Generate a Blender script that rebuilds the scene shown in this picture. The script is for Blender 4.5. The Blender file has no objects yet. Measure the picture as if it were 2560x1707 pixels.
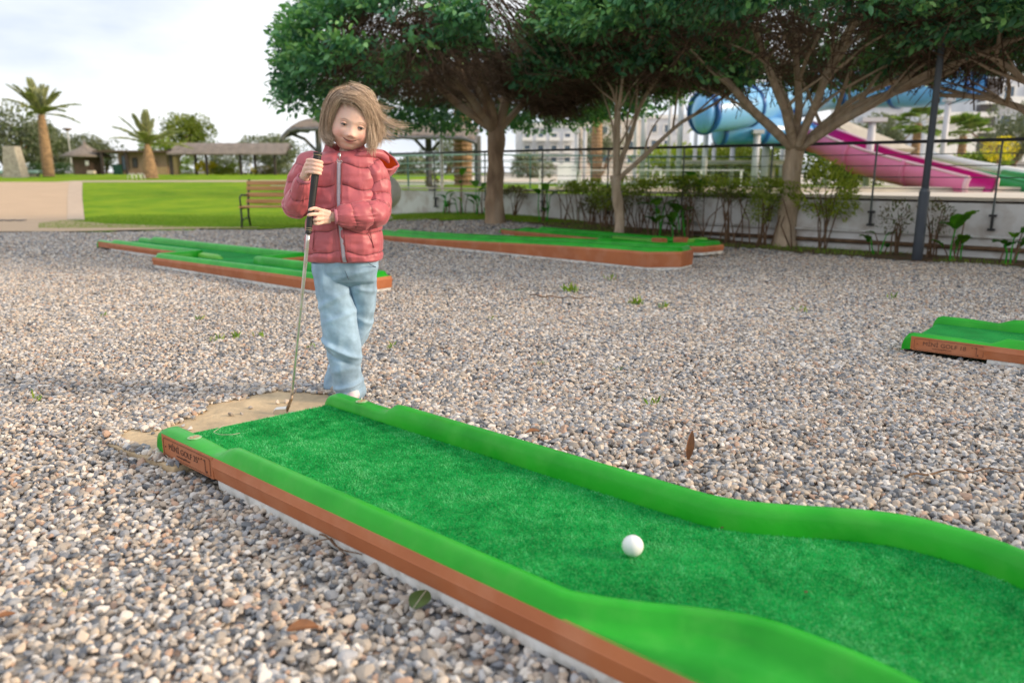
import bpy, bmesh, math, random
import numpy as np
from mathutils import Vector, Matrix, Euler
S = bpy.context.scene
COL = S.collection
rng = np.random.default_rng(7)
random.seed(7)
R = math.radians
PI = math.pi
# ------------------------------------------------------------ camera
CAM_H = .80; PITCH = R(12.55); FPX = 1900.0
cd = bpy.data.cameras.new('camera'); cam = bpy.data.objects.new('camera', cd); COL.objects.link(cam)
cam.location = (0, 0, CAM_H); cam.rotation_euler = (PI/2 - PITCH, 0, 0)
cd.sensor_width = 36; cd.lens = FPX/2560*36; cd.clip_start = .05; cd.clip_end = 3000
cd.dof.use_dof = True; cd.dof.focus_distance = 2.52; cd.dof.aperture_fstop = 2.6
S.camera = cam
# ------------------------------------------------------------ sky and sun
SUN_EL = 19.0; SUN_AZ = 101.0       # azimuth: degrees clockwise from +Y (camera direction)
W = bpy.data.worlds.new('World'); S.world = W; W.use_nodes = True
nt = W.node_tree; nt.nodes.clear()
def wn(t, **k):
    n = nt.nodes.new(t)
    for a, b in k.items(): setattr(n, a, b)
    return n
sky = wn('ShaderNodeTexSky', sky_type='NISHITA', sun_disc=False)
sky.sun_elevation = R(SUN_EL); sky.sun_rotation = R(SUN_AZ); sky.air_density = 1.0; sky.dust_density = 2.0
bg1 = wn('ShaderNodeBackground'); bg1.inputs[1].default_value = .11
nt.links.new(sky.outputs[0], bg1.inputs[0])
tc = wn('ShaderNodeTexCoord'); mp = wn('ShaderNodeMapping'); mp.inputs['Scale'].default_value = (1, 1, 3.2)
nz = wn('ShaderNodeTexNoise'); nz.inputs['Scale'].default_value = 2.6; nz.inputs['Detail'].default_value = 6; nz.inputs['Roughness'].default_value = .5
cr = wn('ShaderNodeValToRGB')
cr.color_ramp.elements[0].position = .36; cr.color_ramp.elements[0].color = (.60, .66, .76, 1)
cr.color_ramp.elements[1].position = .56; cr.color_ramp.elements[1].color = (.90, .915, .94, 1)
bg2 = wn('ShaderNodeBackground'); bg2.inputs[1].default_value = 1.06
mx = wn('ShaderNodeMixShader'); mx.inputs[0].default_value = .92
out = wn('ShaderNodeOutputWorld')
L = nt.links.new
L(tc.outputs['Generated'], mp.inputs[0]); L(mp.outputs[0], nz.inputs[0]); L(nz.outputs[0], cr.inputs[0]); L(cr.outputs[0], bg2.inputs[0])
L(bg1.outputs[0], mx.inputs[1]); L(bg2.outputs[0], mx.inputs[2]); L(mx.outputs[0], out.inputs[0])
sd = bpy.data.lights.new('sun', 'SUN'); sun = bpy.data.objects.new('sun', sd); COL.objects.link(sun)
sd.energy = 3.3; sd.angle = R(11.0); sd.color = (1, .78, .55)
az = R(SUN_AZ); el = R(SUN_EL)
sdir = Vector((math.sin(az)*math.cos(el), math.cos(az)*math.cos(el), math.sin(el)))
sun.rotation_euler = sdir.to_track_quat('Z', 'Y').to_euler(); sun.location = sdir*50
S.view_settings.view_transform = 'Standard'; S.view_settings.look = 'None'
S.view_settings.exposure = 0.38; S.view_settings.gamma = 1.0; S.view_settings.use_curve_mapping = False
S.cycles.use_denoising = True
S.cycles.max_bounces = 7; S.cycles.transparent_max_bounces = 6
S.cycles.sample_clamp_indirect = 6

# ------------------------------------------------------------ helpers
def ray(x, y):
    xc = (x-1280)/FPX; yc = (853.5-y)/FPX
    return np.array([xc, math.cos(PITCH)+yc*math.sin(PITCH), yc*math.cos(PITCH)-math.sin(PITCH)])
def at(x, y, d):
    r = ray(x, y); return np.array([0, 0, CAM_H]) + r*(d/r[1])
def gz(x, y, z=0.0):
    r = ray(x, y); return np.array([0, 0, CAM_H]) + r*((z-CAM_H)/r[2])
def sstep(a, b, x):
    t = np.clip((x-a)/(b-a), 0, 1); return t*t*(3-2*t)
WA = np.array([-2.3, 13.16]); WB = np.array([9.0, 3.38])          # line of the low wall
WD = (WB-WA)/np.linalg.norm(WB-WA); WN = np.array([-WD[1], WD[0]])      # WN points away from the camera
def wall_side(x, y): return (x-WA[0])*WN[0] + (y-WA[1])*WN[1]
def ground_h(x, y):
    x = np.asarray(x, float); y = np.asarray(y, float)
    h = .20*sstep(8.2, 11.3, y)*sstep(-3.6, -.4, x)*sstep(4.5, 2.0, x)
    back = .40*sstep(12.5, 30, y) + .26*sstep(28, 40, y)
    h = np.maximum(h, back)
    w = wall_side(x, y)
    t = sstep(.18, .75, w)*sstep(-2.4, -2.25, x)
    return h*(1-t) + t*np.maximum(.42, h*.9)
_perm = np.random.default_rng(3).random(4096)
def vnoise(p, s=1.0, o=0.0):
    q = np.asarray(p, float)*s + o + 100.0
    i = np.floor(q).astype(int); f = q-i; f = f*f*(3-2*f); r = 0
    for a in (0, 1):
        for b in (0, 1):
            for c in (0, 1):
                h = ((i[..., 0]+a)*73 + (i[..., 1]+b)*179 + (i[..., 2]+c)*283) ^ ((i[..., 0]+a)*(i[..., 1]+b+7)*13)
                w = (f[..., 0] if a else 1-f[..., 0])*(f[..., 1] if b else 1-f[..., 1])*(f[..., 2] if c else 1-f[..., 2])
                r = r + w*_perm[h % 4096]
    return r
def nmesh(name, V, F):
    V = np.asarray(V, np.float32); F = np.asarray(F, np.int32)
    me = bpy.data.meshes.new(name); m, k = F.shape
    me.vertices.add(len(V)); me.vertices.foreach_set('co', V.ravel())
    me.loops.add(m*k); me.loops.foreach_set('vertex_index', F.ravel())
    me.polygons.add(m); me.polygons.foreach_set('loop_start', np.arange(0, m*k, k, dtype=np.int32))
    me.update(calc_edges=True); me.validate()
    return me
def tag(o, label=None, cat=None, group=None, kind=None):
    if label: o['label'] = label
    if cat: o['category'] = cat
    if group: o['group'] = group
    if kind: o['kind'] = kind
    return o
def thing(name, label, cat, loc=(0, 0, 0), group=None, rz=0):
    o = bpy.data.objects.new(name, None); COL.objects.link(o); o.location = tuple(float(c) for c in loc)
    o.rotation_euler = (0, 0, rz); o.empty_display_size = .1
    return tag(o, label, cat, group)
def put(name, me, m, parent=None, smooth=False, world=True):
    """link a mesh; world=True: its coordinates are in world space and are moved into the parent's frame"""
    o = bpy.data.objects.new(name, me); COL.objects.link(o)
    if m is not None and not me.materials: me.materials.append(m)
    if smooth: me.polygons.foreach_set('use_smooth', [True]*len(me.polygons))
    if parent is not None:
        o.parent = parent
        if world:
            M = Matrix.Translation(parent.location) @ parent.rotation_euler.to_matrix().to_4x4()
            me.transform(M.inverted())
    return o
def copy_tree(o, loc, rz=0, parent=None):
    c = o.copy(); COL.objects.link(c)
    if parent is None:
        c.location = tuple(float(q) for q in loc); c.rotation_euler = (0, 0, rz)
    else: c.parent = parent
    for ch in [q for q in bpy.data.objects if q.parent == o]: copy_tree(ch, None, 0, c)
    return c
class MB:
    def __init__(s): s.v = []; s.f = []; s.n = 0
    def add(s, V, F):
        s.v += [tuple(float(c) for c in p) for p in V]; s.f += [tuple(int(i)+s.n for i in f) for f in F]; s.n += len(V); return s
    def box(s, c, d, rz=0, rx=0, ry=0):
        M = Euler((rx, ry, rz)).to_matrix(); c = Vector([float(q) for q in c]); V = []
        for i in (-1, 1):
            for j in (-1, 1):
                for k in (-1, 1): V.append(c + M @ Vector((i*d[0]/2, j*d[1]/2, k*d[2]/2)))
        return s.add(V, [(0, 1, 3, 2), (4, 6, 7, 5), (0, 4, 5, 1), (2, 3, 7, 6), (0, 2, 6, 4), (1, 5, 7, 3)])
    def bar(s, a, b, w, h):
        a = Vector([float(q) for q in a]); b = Vector([float(q) for q in b]); d = b-a
        q = d.to_track_quat('X', 'Z').to_matrix(); c = (a+b)/2; l = d.length; V = []
        for i in (-1, 1):
            for j in (-1, 1):
                for k in (-1, 1): V.append(c + q @ Vector((i*l/2, j*w/2, k*h/2)))
        return s.add(V, [(0, 1, 3, 2), (4, 6, 7, 5), (0, 4, 5, 1), (2, 3, 7, 6), (0, 2, 6, 4), (1, 5, 7, 3)])
    def tube(s, P, rad, n=8, cap=True, sq=None):
        P = [Vector([float(q) for q in p]) for p in P]
        if not hasattr(rad, '__len__'): rad = [rad]*len(P)
        V = []; prev = None
        for i, p in enumerate(P):
            t = (P[min(i+1, len(P)-1)] - P[max(i-1, 0)])
            if t.length < 1e-9: t = Vector((0, 0, 1))
            t.normalize()
            if prev is None:
                x = t.orthogonal().normalized()
            else:
                x = (prev - t*prev.dot(t))
                x = x.normalized() if x.length > 1e-6 else t.orthogonal().normalized()
            prev = x; y = t.cross(x)
            for k in range(n):
                a = 2*PI*k/n; V.append(p + (x*math.cos(a) + y*math.sin(a))*rad[i])
        F = []
        for i in range(len(P)-1):
            for k in range(n): F.append((i*n+k, i*n+(k+1) % n, (i+1)*n+(k+1) % n, (i+1)*n+k))
        if cap: F.append(tuple(range(n-1, -1, -1))); F.append(tuple((len(P)-1)*n+k for k in range(n)))
        return s.add(V, F)
    def lathe(s, c, prof, n=16):
        V = []
        for r_, z in prof:
            for k in range(n): a = 2*PI*k/n; V.append((c[0]+r_*math.cos(a), c[1]+r_*math.sin(a), c[2]+z))
        F = []
        for i in range(len(prof)-1):
            for k in range(n): F.append((i*n+k, i*n+(k+1) % n, (i+1)*n+(k+1) % n, (i+1)*n+k))
        F.append(tuple(range(n-1, -1, -1))); F.append(tuple((len(prof)-1)*n+k for k in range(n)))
        return s.add(V, F)
    def sphere(s, c, r_, seg=12, rings=8, sc=(1, 1, 1), M=None):
        c = Vector([float(q) for q in c]); V = []; F = []
        for i in range(rings+1):
            th = PI*i/rings
            for k in range(seg):
                a = 2*PI*k/seg; p = Vector((r_*sc[0]*math.sin(th)*math.cos(a), r_*sc[1]*math.sin(th)*math.sin(a), r_*sc[2]*math.cos(th)))
                V.append(c + (M @ p if M else p))
        for i in range(rings):
            for k in range(seg): F.append((i*seg+k, (i+1)*seg+k, (i+1)*seg+(k+1) % seg, i*seg+(k+1) % seg))
        return s.add(V, F)
    def grid(s, V2):       # V2[rows][cols] points
        r_ = len(V2); c = len(V2[0])
        return s.add([p for row in V2 for p in row], [(i*c+j, i*c+j+1, (i+1)*c+j+1, (i+1)*c+j) for i in range(r_-1) for j in range(c-1)])
    def prism(s, pts, z0, z1):
        n = len(pts)
        return s.add([(p[0], p[1], z0) for p in pts]+[(p[0], p[1], z1) for p in pts],
                     [tuple(range(n-1, -1, -1)), tuple(range(n, 2*n))]+[(i, (i+1) % n, n+(i+1) % n, n+i) for i in range(n)])
    def mesh(s, name, bevel=0):
        me = bpy.data.meshes.new(name); me.from_pydata(s.v, [], s.f); 
        bm = bmesh.new(); bm.from_mesh(me); bmesh.ops.remove_doubles(bm, verts=bm.verts, dist=1e-6)
        if bevel: bmesh.ops.bevel(bm, geom=[e for e in bm.edges if len(e.link_faces) == 2 and e.calc_face_angle(0) > .6], offset=bevel, segments=2, affect='EDGES', profile=.5)
        bmesh.ops.recalc_face_normals(bm, faces=bm.faces); bm.to_mesh(me); bm.free(); return me
    def put(s, name, m, parent=None, smooth=False, bevel=0, world=True): return put(name, s.mesh(name, bevel), m, parent, smooth, world)

def mat(name, c1, c2=None, scale=8, rough=.8, bump=0, bscale=None, metal=0, spec=None, c3=None, s3=60, f3=.3, detail=4, sheen=0, stretch=None, coat=0, trans=0, lo=.35, hi=.65):
    m = bpy.data.materials.new(name); m.use_nodes = True; n = m.node_tree.nodes; l = m.node_tree.links
    b = n['Principled BSDF']; b.inputs['Roughness'].default_value = rough; b.inputs['Metallic'].default_value = metal
    if spec is not None: b.inputs['Specular IOR Level'].default_value = spec
    if sheen: b.inputs['Sheen Weight'].default_value = sheen
    if coat: b.inputs['Coat Weight'].default_value = coat; b.inputs['Coat Roughness'].default_value = .25
    c2 = c2 or tuple(c*.8 for c in c1)
    t = n.new('ShaderNodeTexCoord'); mpn = n.new('ShaderNodeMapping'); l.new(t.outputs['Object'], mpn.inputs[0])
    if stretch: mpn.inputs['Scale'].default_value = stretch
    def nz_(sc, de=detail):
        q = n.new('ShaderNodeTexNoise'); q.inputs['Scale'].default_value = sc; q.inputs['Detail'].default_value = de
        l.new(mpn.outputs[0], q.inputs[0]); return q
    q = nz_(scale); r_ = n.new('ShaderNodeValToRGB'); l.new(q.outputs[0], r_.inputs[0])
    r_.color_ramp.elements[0].position = lo; r_.color_ramp.elements[0].color = (*c1, 1)
    r_.color_ramp.elements[1].position = hi; r_.color_ramp.elements[1].color = (*c2, 1)
    colr = r_.outputs[0]
    if c3:
        q3 = nz_(s3); r3 = n.new('ShaderNodeValToRGB'); l.new(q3.outputs[0], r3.inputs[0])
        r3.color_ramp.elements[0].position = .48; r3.color_ramp.elements[0].color = (0, 0, 0, 1)
        r3.color_ramp.elements[1].position = .66; r3.color_ramp.elements[1].color = (f3, f3, f3, 1)
        mm = n.new('ShaderNodeMix'); mm.data_type = 'RGBA'; l.new(r3.outputs[0], mm.inputs[0]); l.new(colr, mm.inputs[6]); mm.inputs[7].default_value = (*c3, 1)
        colr = mm.outputs[2]
    l.new(colr, b.inputs['Base Color'])
    if bump:
        qb = nz_(bscale or scale*4, 5); bb = n.new('ShaderNodeBump'); bb.inputs['Strength'].default_value = 1; bb.inputs['Distance'].default_value = bump
        l.new(qb.outputs[0], bb.inputs['Height']); l.new(bb.outputs[0], b.inputs['Normal'])
    return m
def leafmat(name, cols, rough=.5, trans=.25, spec=.4):
    """leaf colour picked per leaf through the attribute v"""
    m = bpy.data.materials.new(name); m.use_nodes = True; n = m.node_tree.nodes; l = m.node_tree.links; b = n['Principled BSDF']
    a = n.new('ShaderNodeAttribute'); a.attribute_name = 'v'; r_ = n.new('ShaderNodeValToRGB'); l.new(a.outputs['Fac'], r_.inputs[0])
    e = r_.color_ramp.elements
    e[0].color = (*cols[0], 1); e[0].position = 0; e[1].color = (*cols[-1], 1); e[1].position = 1
    for i, c in enumerate(cols[1:-1]): q = e.new((i+1)/(len(cols)-1)); q.color = (*c, 1)
    l.new(r_.outputs[0], b.inputs['Base Color']); b.inputs['Roughness'].default_value = rough; b.inputs['Specular IOR Level'].default_value = spec
    if trans:
        tr = n.new('ShaderNodeBsdfTranslucent'); g = n.new('ShaderNodeMix'); g.data_type = 'RGBA'; g.blend_type = 'MULTIPLY'; g.inputs[0].default_value = 1
        l.new(r_.outputs[0], g.inputs[6]); g.inputs[7].default_value = (1.5, 1.7, .6, 1); l.new(g.outputs[2], tr.inputs[0])
        ms = n.new('ShaderNodeMixShader'); ms.inputs[0].default_value = trans; l.new(b.outputs[0], ms.inputs[1]); l.new(tr.outputs[0], ms.inputs[2])
        l.new(ms.outputs[0], n['Material Output'].inputs[0])
    return m
def leaves_mesh(name, P, D, size, width=.42, fold=.15, v=None, seed=1):
    """P (n,3) leaf bases, D (n,3) directions, size (n,)"""
    g = np.random.default_rng(seed); n = len(P)
    D = D/np.maximum(np.linalg.norm(D, axis=1, keepdims=True), 1e-6)
    U = g.normal(size=(n, 3)); U[:, 2] = np.abs(U[:, 2])+.6
    X = np.cross(D, U); X /= np.maximum(np.linalg.norm(X, axis=1, keepdims=True), 1e-6); N = np.cross(X, D)
    s = size[:, None]; w = width*.5
    def p(a, b, c): return P + D*s*a + X*s*b + N*s*c
    V = np.stack([p(0, 0, 0), p(.32, -w, fold*.5), p(.72, -w*.85, fold*.35), p(1, 0, -.06), p(.72, w*.85, fold*.35), p(.32, w, fold*.5)], 1).reshape(-1, 3)
    b = np.arange(n)[:, None]*6
    F = np.concatenate([b+np.array([[0, 1, 2, 3]]), b+np.array([[0, 3, 4, 5]])], 1).reshape(-1, 4)
    me = nmesh(name, V, F)
    v = g.random(n) if v is None else v
    at_ = me.attributes.new('v', 'FLOAT', 'FACE'); at_.data.foreach_set('value', np.repeat(v, 2).astype(np.float32))
    return me
def blades_mesh(name, P, hgt, width, seed=1, lean=.5):
    g = np.random.default_rng(seed); n = len(P); a = g.random(n)*2*PI
    X = np.stack([np.cos(a), np.sin(a), 0*a], 1); b = g.random(n)*2*PI; ln = g.random(n)*lean
    T = np.stack([np.cos(b)*ln, np.sin(b)*ln, np.ones(n)], 1)*hgt[:, None]
    V = np.stack([P-X*width/2, P+X*width/2, P+T], 1).reshape(-1, 3)
    me = nmesh(name, V, np.arange(n*3).reshape(-1, 3))
    at_ = me.attributes.new('v', 'FLOAT', 'FACE'); at_.data.foreach_set('value', g.random(n).astype(np.float32))
    return me
# ------------------------------------------------------------ materials
M = {}
M['soil'] = mat('soil', (.20, .15, .115), (.12, .09, .07), 6, .95, .01, 60)
M['mulch'] = mat('mulch', (.24, .13, .07), (.12, .07, .04), 14, .95, .02, 90, c3=(.10, .17, .04), s3=9, f3=.7)
M['lawn'] = mat('lawn', (.125, .26, .014), (.22, .34, .018), 1.1, .95, .02, 70, c3=(.34, .38, .03), s3=4, f3=.35, spec=.05)
M['path'] = mat('path', (.55, .39, .25), (.47, .33, .21), 1.2, .85, .004, 40, stretch=(1, 6, 1))
M['path_edge'] = mat('path_edge', (.52, .40, .29), (.45, .34, .25), 3, .85)
M['deck'] = mat('deck', (.62, .55, .45), (.52, .46, .38), 1, .8)
M['pad'] = mat('pad', (.62, .47, .29), (.46, .35, .22), 5, .9, .004, 50, c3=(.28, .22, .15), s3=16, f3=.4)
M['green_plastic'] = mat('green_plastic', (.006, .29, .010), (.022, .40, .020), 5, .36, .0014, 24, c3=(.11, .44, .07), s3=14, f3=.18, spec=.30)
M['lime_plastic'] = mat('lime_plastic', (.10, .40, .03), (.16, .48, .05), 5, .45)
M['terracotta'] = mat('terracotta', (.46, .150, .052), (.39, .122, .045), 4, .65, .0008, 60, c3=(.50, .22, .12), s3=9, f3=.45)
M['strip'] = mat('strip', (.80, .80, .78), (.64, .63, .60), 12, .6, 0, c3=(.3, .26, .2), s3=30, f3=.5)
M['turf'] = mat('turf', (.002, .21, .036), (.010, .32, .06), 7, .92, .004, 300, c3=(.10, .36, .11), s3=160, f3=.75, detail=6, spec=.1)
M['ink'] = mat('ink', (.13, .055, .035), None, 5, .8)
M['decal'] = mat('decal', (.42, .52, .34), (.16, .40, .12), 60, .7)
M['terra_pale'] = mat('terra_pale', (.55, .30, .20), (.45, .22, .14), 30, .75)
M['steel'] = mat('steel', (.72, .70, .66), (.6, .58, .54), 20, .28, 0, metal=.9)
M['rust'] = mat('rust', (.40, .33, .26), (.25, .15, .08), 60, .5, 0, metal=.6)
M['rubber'] = mat('rubber', (.012, .012, .013), (.02, .02, .02), 40, .55, .0006, 400)
M['gold'] = mat('gold', (.45, .38, .2), None, 10, .5)
M['black'] = mat('black', (.015, .016, .018), (.02, .02, .02), 8, .5)
M['white'] = mat('white', (.74, .74, .72), (.66, .66, .65), 4, .7)
M['wallpaint'] = mat('wallpaint', (.80, .79, .78), (.70, .68, .66), 3, .85, .002, 30, c3=(.36, .27, .20), s3=5, f3=.5)
M['coping'] = mat('coping', (.62, .55, .45), (.5, .44, .36), 3, .8)
M['bark'] = mat('bark', (.62, .48, .34), (.42, .31, .21), 14, .9, .02, 30, stretch=(1, 1, .35), c3=(.50, .42, .34), s3=8, f3=.5)
M['bark_brown'] = mat('bark_brown', (.40, .27, .17), (.20, .125, .075), 10, .9, .02, 30, stretch=(1, 1, .35), c3=(.55, .44, .33), s3=5, f3=.5)
M['bark_dark'] = mat('bark_dark', (.21, .125, .07), (.12, .07, .04), 12, .9, .015, 40)
M['twig'] = mat('twig', (.20, .125, .078), (.10, .062, .040), 12, .95)
M['ficus'] = leafmat('ficus_leaf', [(.030, .12, .070), (.065, .215, .105), (.12, .32, .115), (.21, .44, .13), (.36, .60, .19)], .38, .12, .5)
M['wood'] = mat('wood', (.56, .29, .11), (.43, .21, .07), 6, .6, .001, 60, stretch=(.4, 4, 4))
M['iron'] = mat('iron', (.02, .022, .026), (.03, .03, .035), 8, .5)
M['thatch'] = mat('thatch', (.30, .255, .22), (.17, .14, .115), 5, .95, .03, 40, stretch=(.5, 3, 3))
M['thatch_under'] = mat('thatch_under', (.20, .12, .05), (.10, .06, .03), 8, .95, .02, 30)
M['timber_grey'] = mat('timber_grey', (.15, .15, .16), (.10, .10, .105), 6, .8, .004, 30)
M['timber_dark'] = mat('timber_dark', (.035, .028, .026), (.06, .045, .04), 6, .85)
M['hutwall'] = mat('hutwall', (.36, .24, .155), (.28, .18, .115), 2, .85)
M['hutbrown'] = mat('hutbrown', (.13, .085, .06), (.10, .065, .045), 3, .85)
M['stone'] = mat('stone', (.42, .38, .32), (.28, .25, .21), 9, .9, .03, 18)
M['mosaic'] = mat('mosaic', (.72, .67, .59), (.62, .57, .50), 30, .7, .002, 60)
M['grout'] = mat('grout', (.30, .27, .24), None, 30, .9)
M['palmtrunk'] = mat('palmtrunk', (.36, .23, .12), (.20, .125, .07), 6, .9, .03, 14)
M['palm'] = leafmat('palm_leaf', [(.22, .25, .13), (.32, .34, .18), (.44, .45, .24)], .55, .25)
M['fanpalm'] = leafmat('fanpalm_leaf', [(.08, .15, .03), (.15, .24, .05), (.26, .33, .08)], .55, .25)
M['olive'] = leafmat('olive_leaf', [(.09, .11, .065), (.14, .165, .095), (.22, .25, .15)], .6, .15)
M['yellowgreen'] = leafmat('yellowgreen_leaf', [(.08, .12, .015), (.15, .19, .02), (.24, .27, .03)], .6, .2)
M['shrub'] = leafmat('shrub_leaf', [(.09, .16, .02), (.20, .28, .035), (.36, .42, .06)], .6, .2)
M['shrub_bright'] = leafmat('shrub_bright', [(.12, .19, .02), (.24, .32, .03), (.40, .44, .06)], .6, .3)
M['hedge_dark'] = leafmat('hedge_dark', [(.015, .04, .012), (.03, .07, .02), (.05, .10, .03)], .6, .1)
M['yellow'] = leafmat('yellow_flower', [(.35, .30, .01), (.55, .45, .01), (.75, .60, .02)], .6, .3)
M['bigleaf'] = leafmat('big_leaf', [(.03, .13, .012), (.07, .22, .02), (.14, .30, .03)], .35, .35)
M['grassblade'] = leafmat('grass_blade', [(.09, .20, .012), (.18, .32, .02), (.34, .40, .06)], .7, .2)
M['turfblade'] = leafmat('turf_blade', [(.001, .19, .040), (.004, .40, .090), (.04, .50, .15), (.16, .62, .27)], .7, .1, .12)
M['drygrass'] = leafmat('dry_shrub', [(.09, .055, .03), (.15, .11, .05), (.10, .15, .05)], .8, .1)
M['blue'] = mat('blue', (.04, .30, .62), (.03, .25, .55), 1, .3, 0, c3=(.4, .6, .75), s3=1.2, f3=.35)
M['blue_pale'] = mat('blue_pale', (.20, .46, .72), (.12, .36, .68), 1.0, .35)
M['blue_dark'] = mat('blue_dark', (.01, .10, .33), None, 2, .3)
M['pink'] = mat('pink', (.74, .19, .36), (.64, .13, .30), 1, .35, 0)
M['magenta'] = mat('magenta', (.52, .012, .22), None, 1, .35)
M['pinkrim'] = mat('pinkrim', (.78, .50, .55), None, 1, .4)
M['slidegreen'] = mat('slidegreen', (.01, .30, .08), (.02, .36, .10), 2, .35)
M['column'] = mat('column', (.55, .55, .58), (.48, .48, .5), 2, .6)
M['polegrey'] = mat('polegrey', (.115, .135, .165), (.10, .12, .15), 6, .45)
M['building'] = mat('building', (.60, .62, .66), (.52, .54, .58), 1, .85)
M['building_cream'] = mat('building_cream', (.66, .58, .50), (.58, .52, .46), 1, .85)
M['slate'] = mat('slate', (.10, .095, .10), (.07, .065, .07), 2, .8)
M['pane'] = mat('pane', (.10, .15, .20), (.07, .10, .14), 1, .12)
M['pot_blue'] = mat('pot_blue', (.012, .025, .10), None, 4, .3)
M['bin'] = mat('bin', (.01, .07, .04), None, 4, .5)
M['turquoise'] = mat('turquoise', (.36, .55, .52), None, 4, .6)
M['sand'] = mat('sand', (.55, .38, .20), (.45, .30, .15), 2, .9)
M['brownleaf'] = mat('brownleaf', (.26, .11, .04), (.13, .06, .03), 40, .6)
M['greenleaf'] = mat('greenleaf', (.04, .085, .02), (.07, .12, .03), 30, .4)
M['ball'] = mat('ball', (.80, .80, .80), (.76, .76, .77), 5, .35)

# gravel: many-coloured stones
def stonecolors(m, fac, bsdf, extra=None):
    n = m.node_tree.nodes; l = m.node_tree.links; r_ = n.new('ShaderNodeValToRGB'); r_.color_ramp.interpolation = 'CONSTANT'; l.new(fac, r_.inputs[0])
    cols = [(0.368, 0.319, 0.269), (0.261, 0.265, 0.279), (0.527, 0.451, 0.373), (0.311, 0.278, 0.245), (0.18, 0.189, 0.211), (0.594, 0.546, 0.489), (0.46, 0.384, 0.317), (0.278, 0.286, 0.302), (0.527, 0.43, 0.335), (0.126, 0.134, 0.148), (0.508, 0.479, 0.451), (0.326, 0.278, 0.24), (0.288, 0.256, 0.225), (0.396, 0.27, 0.202), (0.613, 0.575, 0.536), (0.384, 0.384, 0.397)]
    e = r_.color_ramp.elements; e[0].color = (*cols[0], 1); e[1].position = 1/16; e[1].color = (*cols[1], 1)
    for i, c in enumerate(cols[2:], 2): q = e.new(i/16); q.color = (*c, 1)
    t = n.new('ShaderNodeTexCoord'); nz = n.new('ShaderNodeTexNoise'); nz.inputs['Scale'].default_value = 90; nz.inputs['Detail'].default_value = 4
    l.new(t.outputs['Object'], nz.inputs[0])
    mr = n.new('ShaderNodeMapRange'); mr.inputs[1].default_value = .3; mr.inputs[2].default_value = .7; mr.inputs[3].default_value = .82; mr.inputs[4].default_value = 1.34
    l.new(nz.outputs[0], mr.inputs[0]); g = n.new('ShaderNodeMix'); g.data_type = 'RGBA'; g.blend_type = 'MULTIPLY'; g.inputs[0].default_value = 1
    l.new(r_.outputs[0], g.inputs[6]); l.new(mr.outputs[0], g.inputs[7]); l.new(g.outputs[2], bsdf.inputs['Base Color'])
m = bpy.data.materials.new('gravel_stone'); m.use_nodes = True; b = m.node_tree.nodes['Principled BSDF']; b.inputs['Roughness'].default_value = .8
oi = m.node_tree.nodes.new('ShaderNodeObjectInfo'); stonecolors(m, oi.outputs['Random'], b); M['gravel_stone'] = m
m = bpy.data.materials.new('gravel_far'); m.use_nodes = True; b = m.node_tree.nodes['Principled BSDF']; b.inputs['Roughness'].default_value = .9
n_ = m.node_tree.nodes; l_ = m.node_tree.links
t_ = n_.new('ShaderNodeTexCoord'); vo = n_.new('ShaderNodeTexVoronoi'); vo.inputs['Scale'].default_value = 52; l_.new(t_.outputs['Object'], vo.inputs[0])
sp = n_.new('ShaderNodeSeparateColor'); l_.new(vo.outputs['Color'], sp.inputs[0]); stonecolors(m, sp.outputs[0], b)
bm_ = n_.new('ShaderNodeBump'); bm_.invert = True; bm_.inputs['Strength'].default_value = 1; bm_.inputs['Distance'].default_value = .012
l_.new(vo.outputs['Distance'], bm_.inputs['Height']); l_.new(bm_.outputs[0], b.inputs['Normal']); M['gravel_far'] = m

# ------------------------------------------------------------ ground
def sheet(name, xs, ys, dz, m, inside=None, kind='structure', base=ground_h):
    X, Y = np.meshgrid(xs, ys); Z = base(X, Y) + dz; V = np.stack([X, Y, Z], -1).reshape(-1, 3); c = len(xs); F = []
    i, j = np.meshgrid(np.arange(len(ys)-1), np.arange(c-1), indexing='ij'); a = (i*c+j).ravel()
    F = np.stack([a, a+1, a+c+1, a+c], 1)
    if inside is not None:
        cx = V[F].mean(1); F = F[inside(cx[:, 0], cx[:, 1])]
    me = nmesh(name, V, F); o = put(name, me, m, smooth=True)
    if kind: o['kind'] = kind
    return o
def span(a, b, n): return list(np.linspace(a, b, n))
gx = sorted(set([-900, -400, -200, -100, -60] + span(-40, 40, 161) + [60, 100, 200, 400, 900]))
gy = sorted(set([-60, -20, -8, -3] + span(0, 26, 131) + span(27, 70, 44) + [100, 200, 400, 900, 1800]))
sheet('ground', gx, gy, -.045, M['soil'])
# edges between gravel, lawn and path on the left; beyond the lane area the gravel ends
def gravel_end(x):   # y where gravel stops
    x = np.asarray(x, float)
    wl = WA[1] + (x-WA[0])*WD[1]/WD[0] - .75
    left = 10.55 + .62*sstep(-6.2, -3.6, x)
    return left+(np.minimum(wl, 10.6)-left)*sstep(-1.9, -.7, x) + (.05*np.sin(x*3.1) + .03*np.sin(x*7.7))
sheet('gravel_bed', span(-12, 12, 193), span(-1, 13, 113), -.021, M['gravel_far'], lambda x, y: (y < gravel_end(x)))
sheet('lawn', span(-60, 60, 241), span(9, 70, 245), .004, M['lawn'], lambda x, y: (y > gravel_end(x)-.1) & (x < 3) & ((wall_side(x, y) < 0) | (x < -2.3) | (wall_side(x, y) > .3)) & (y > 10.2))
sheet('planting_strip', span(-1.5, 9, 106), span(4, 13, 91), .0, M['mulch'], lambda x, y: (y > gravel_end(x)-.12) & (wall_side(x, y) < .05))
sheet('pool_deck', span(-2.2, 60, 125), span(2, 70, 137), .008, M['deck'], lambda x, y: (wall_side(x, y) > .2) & ((wall_side(x, y) > 3.5)))

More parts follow.
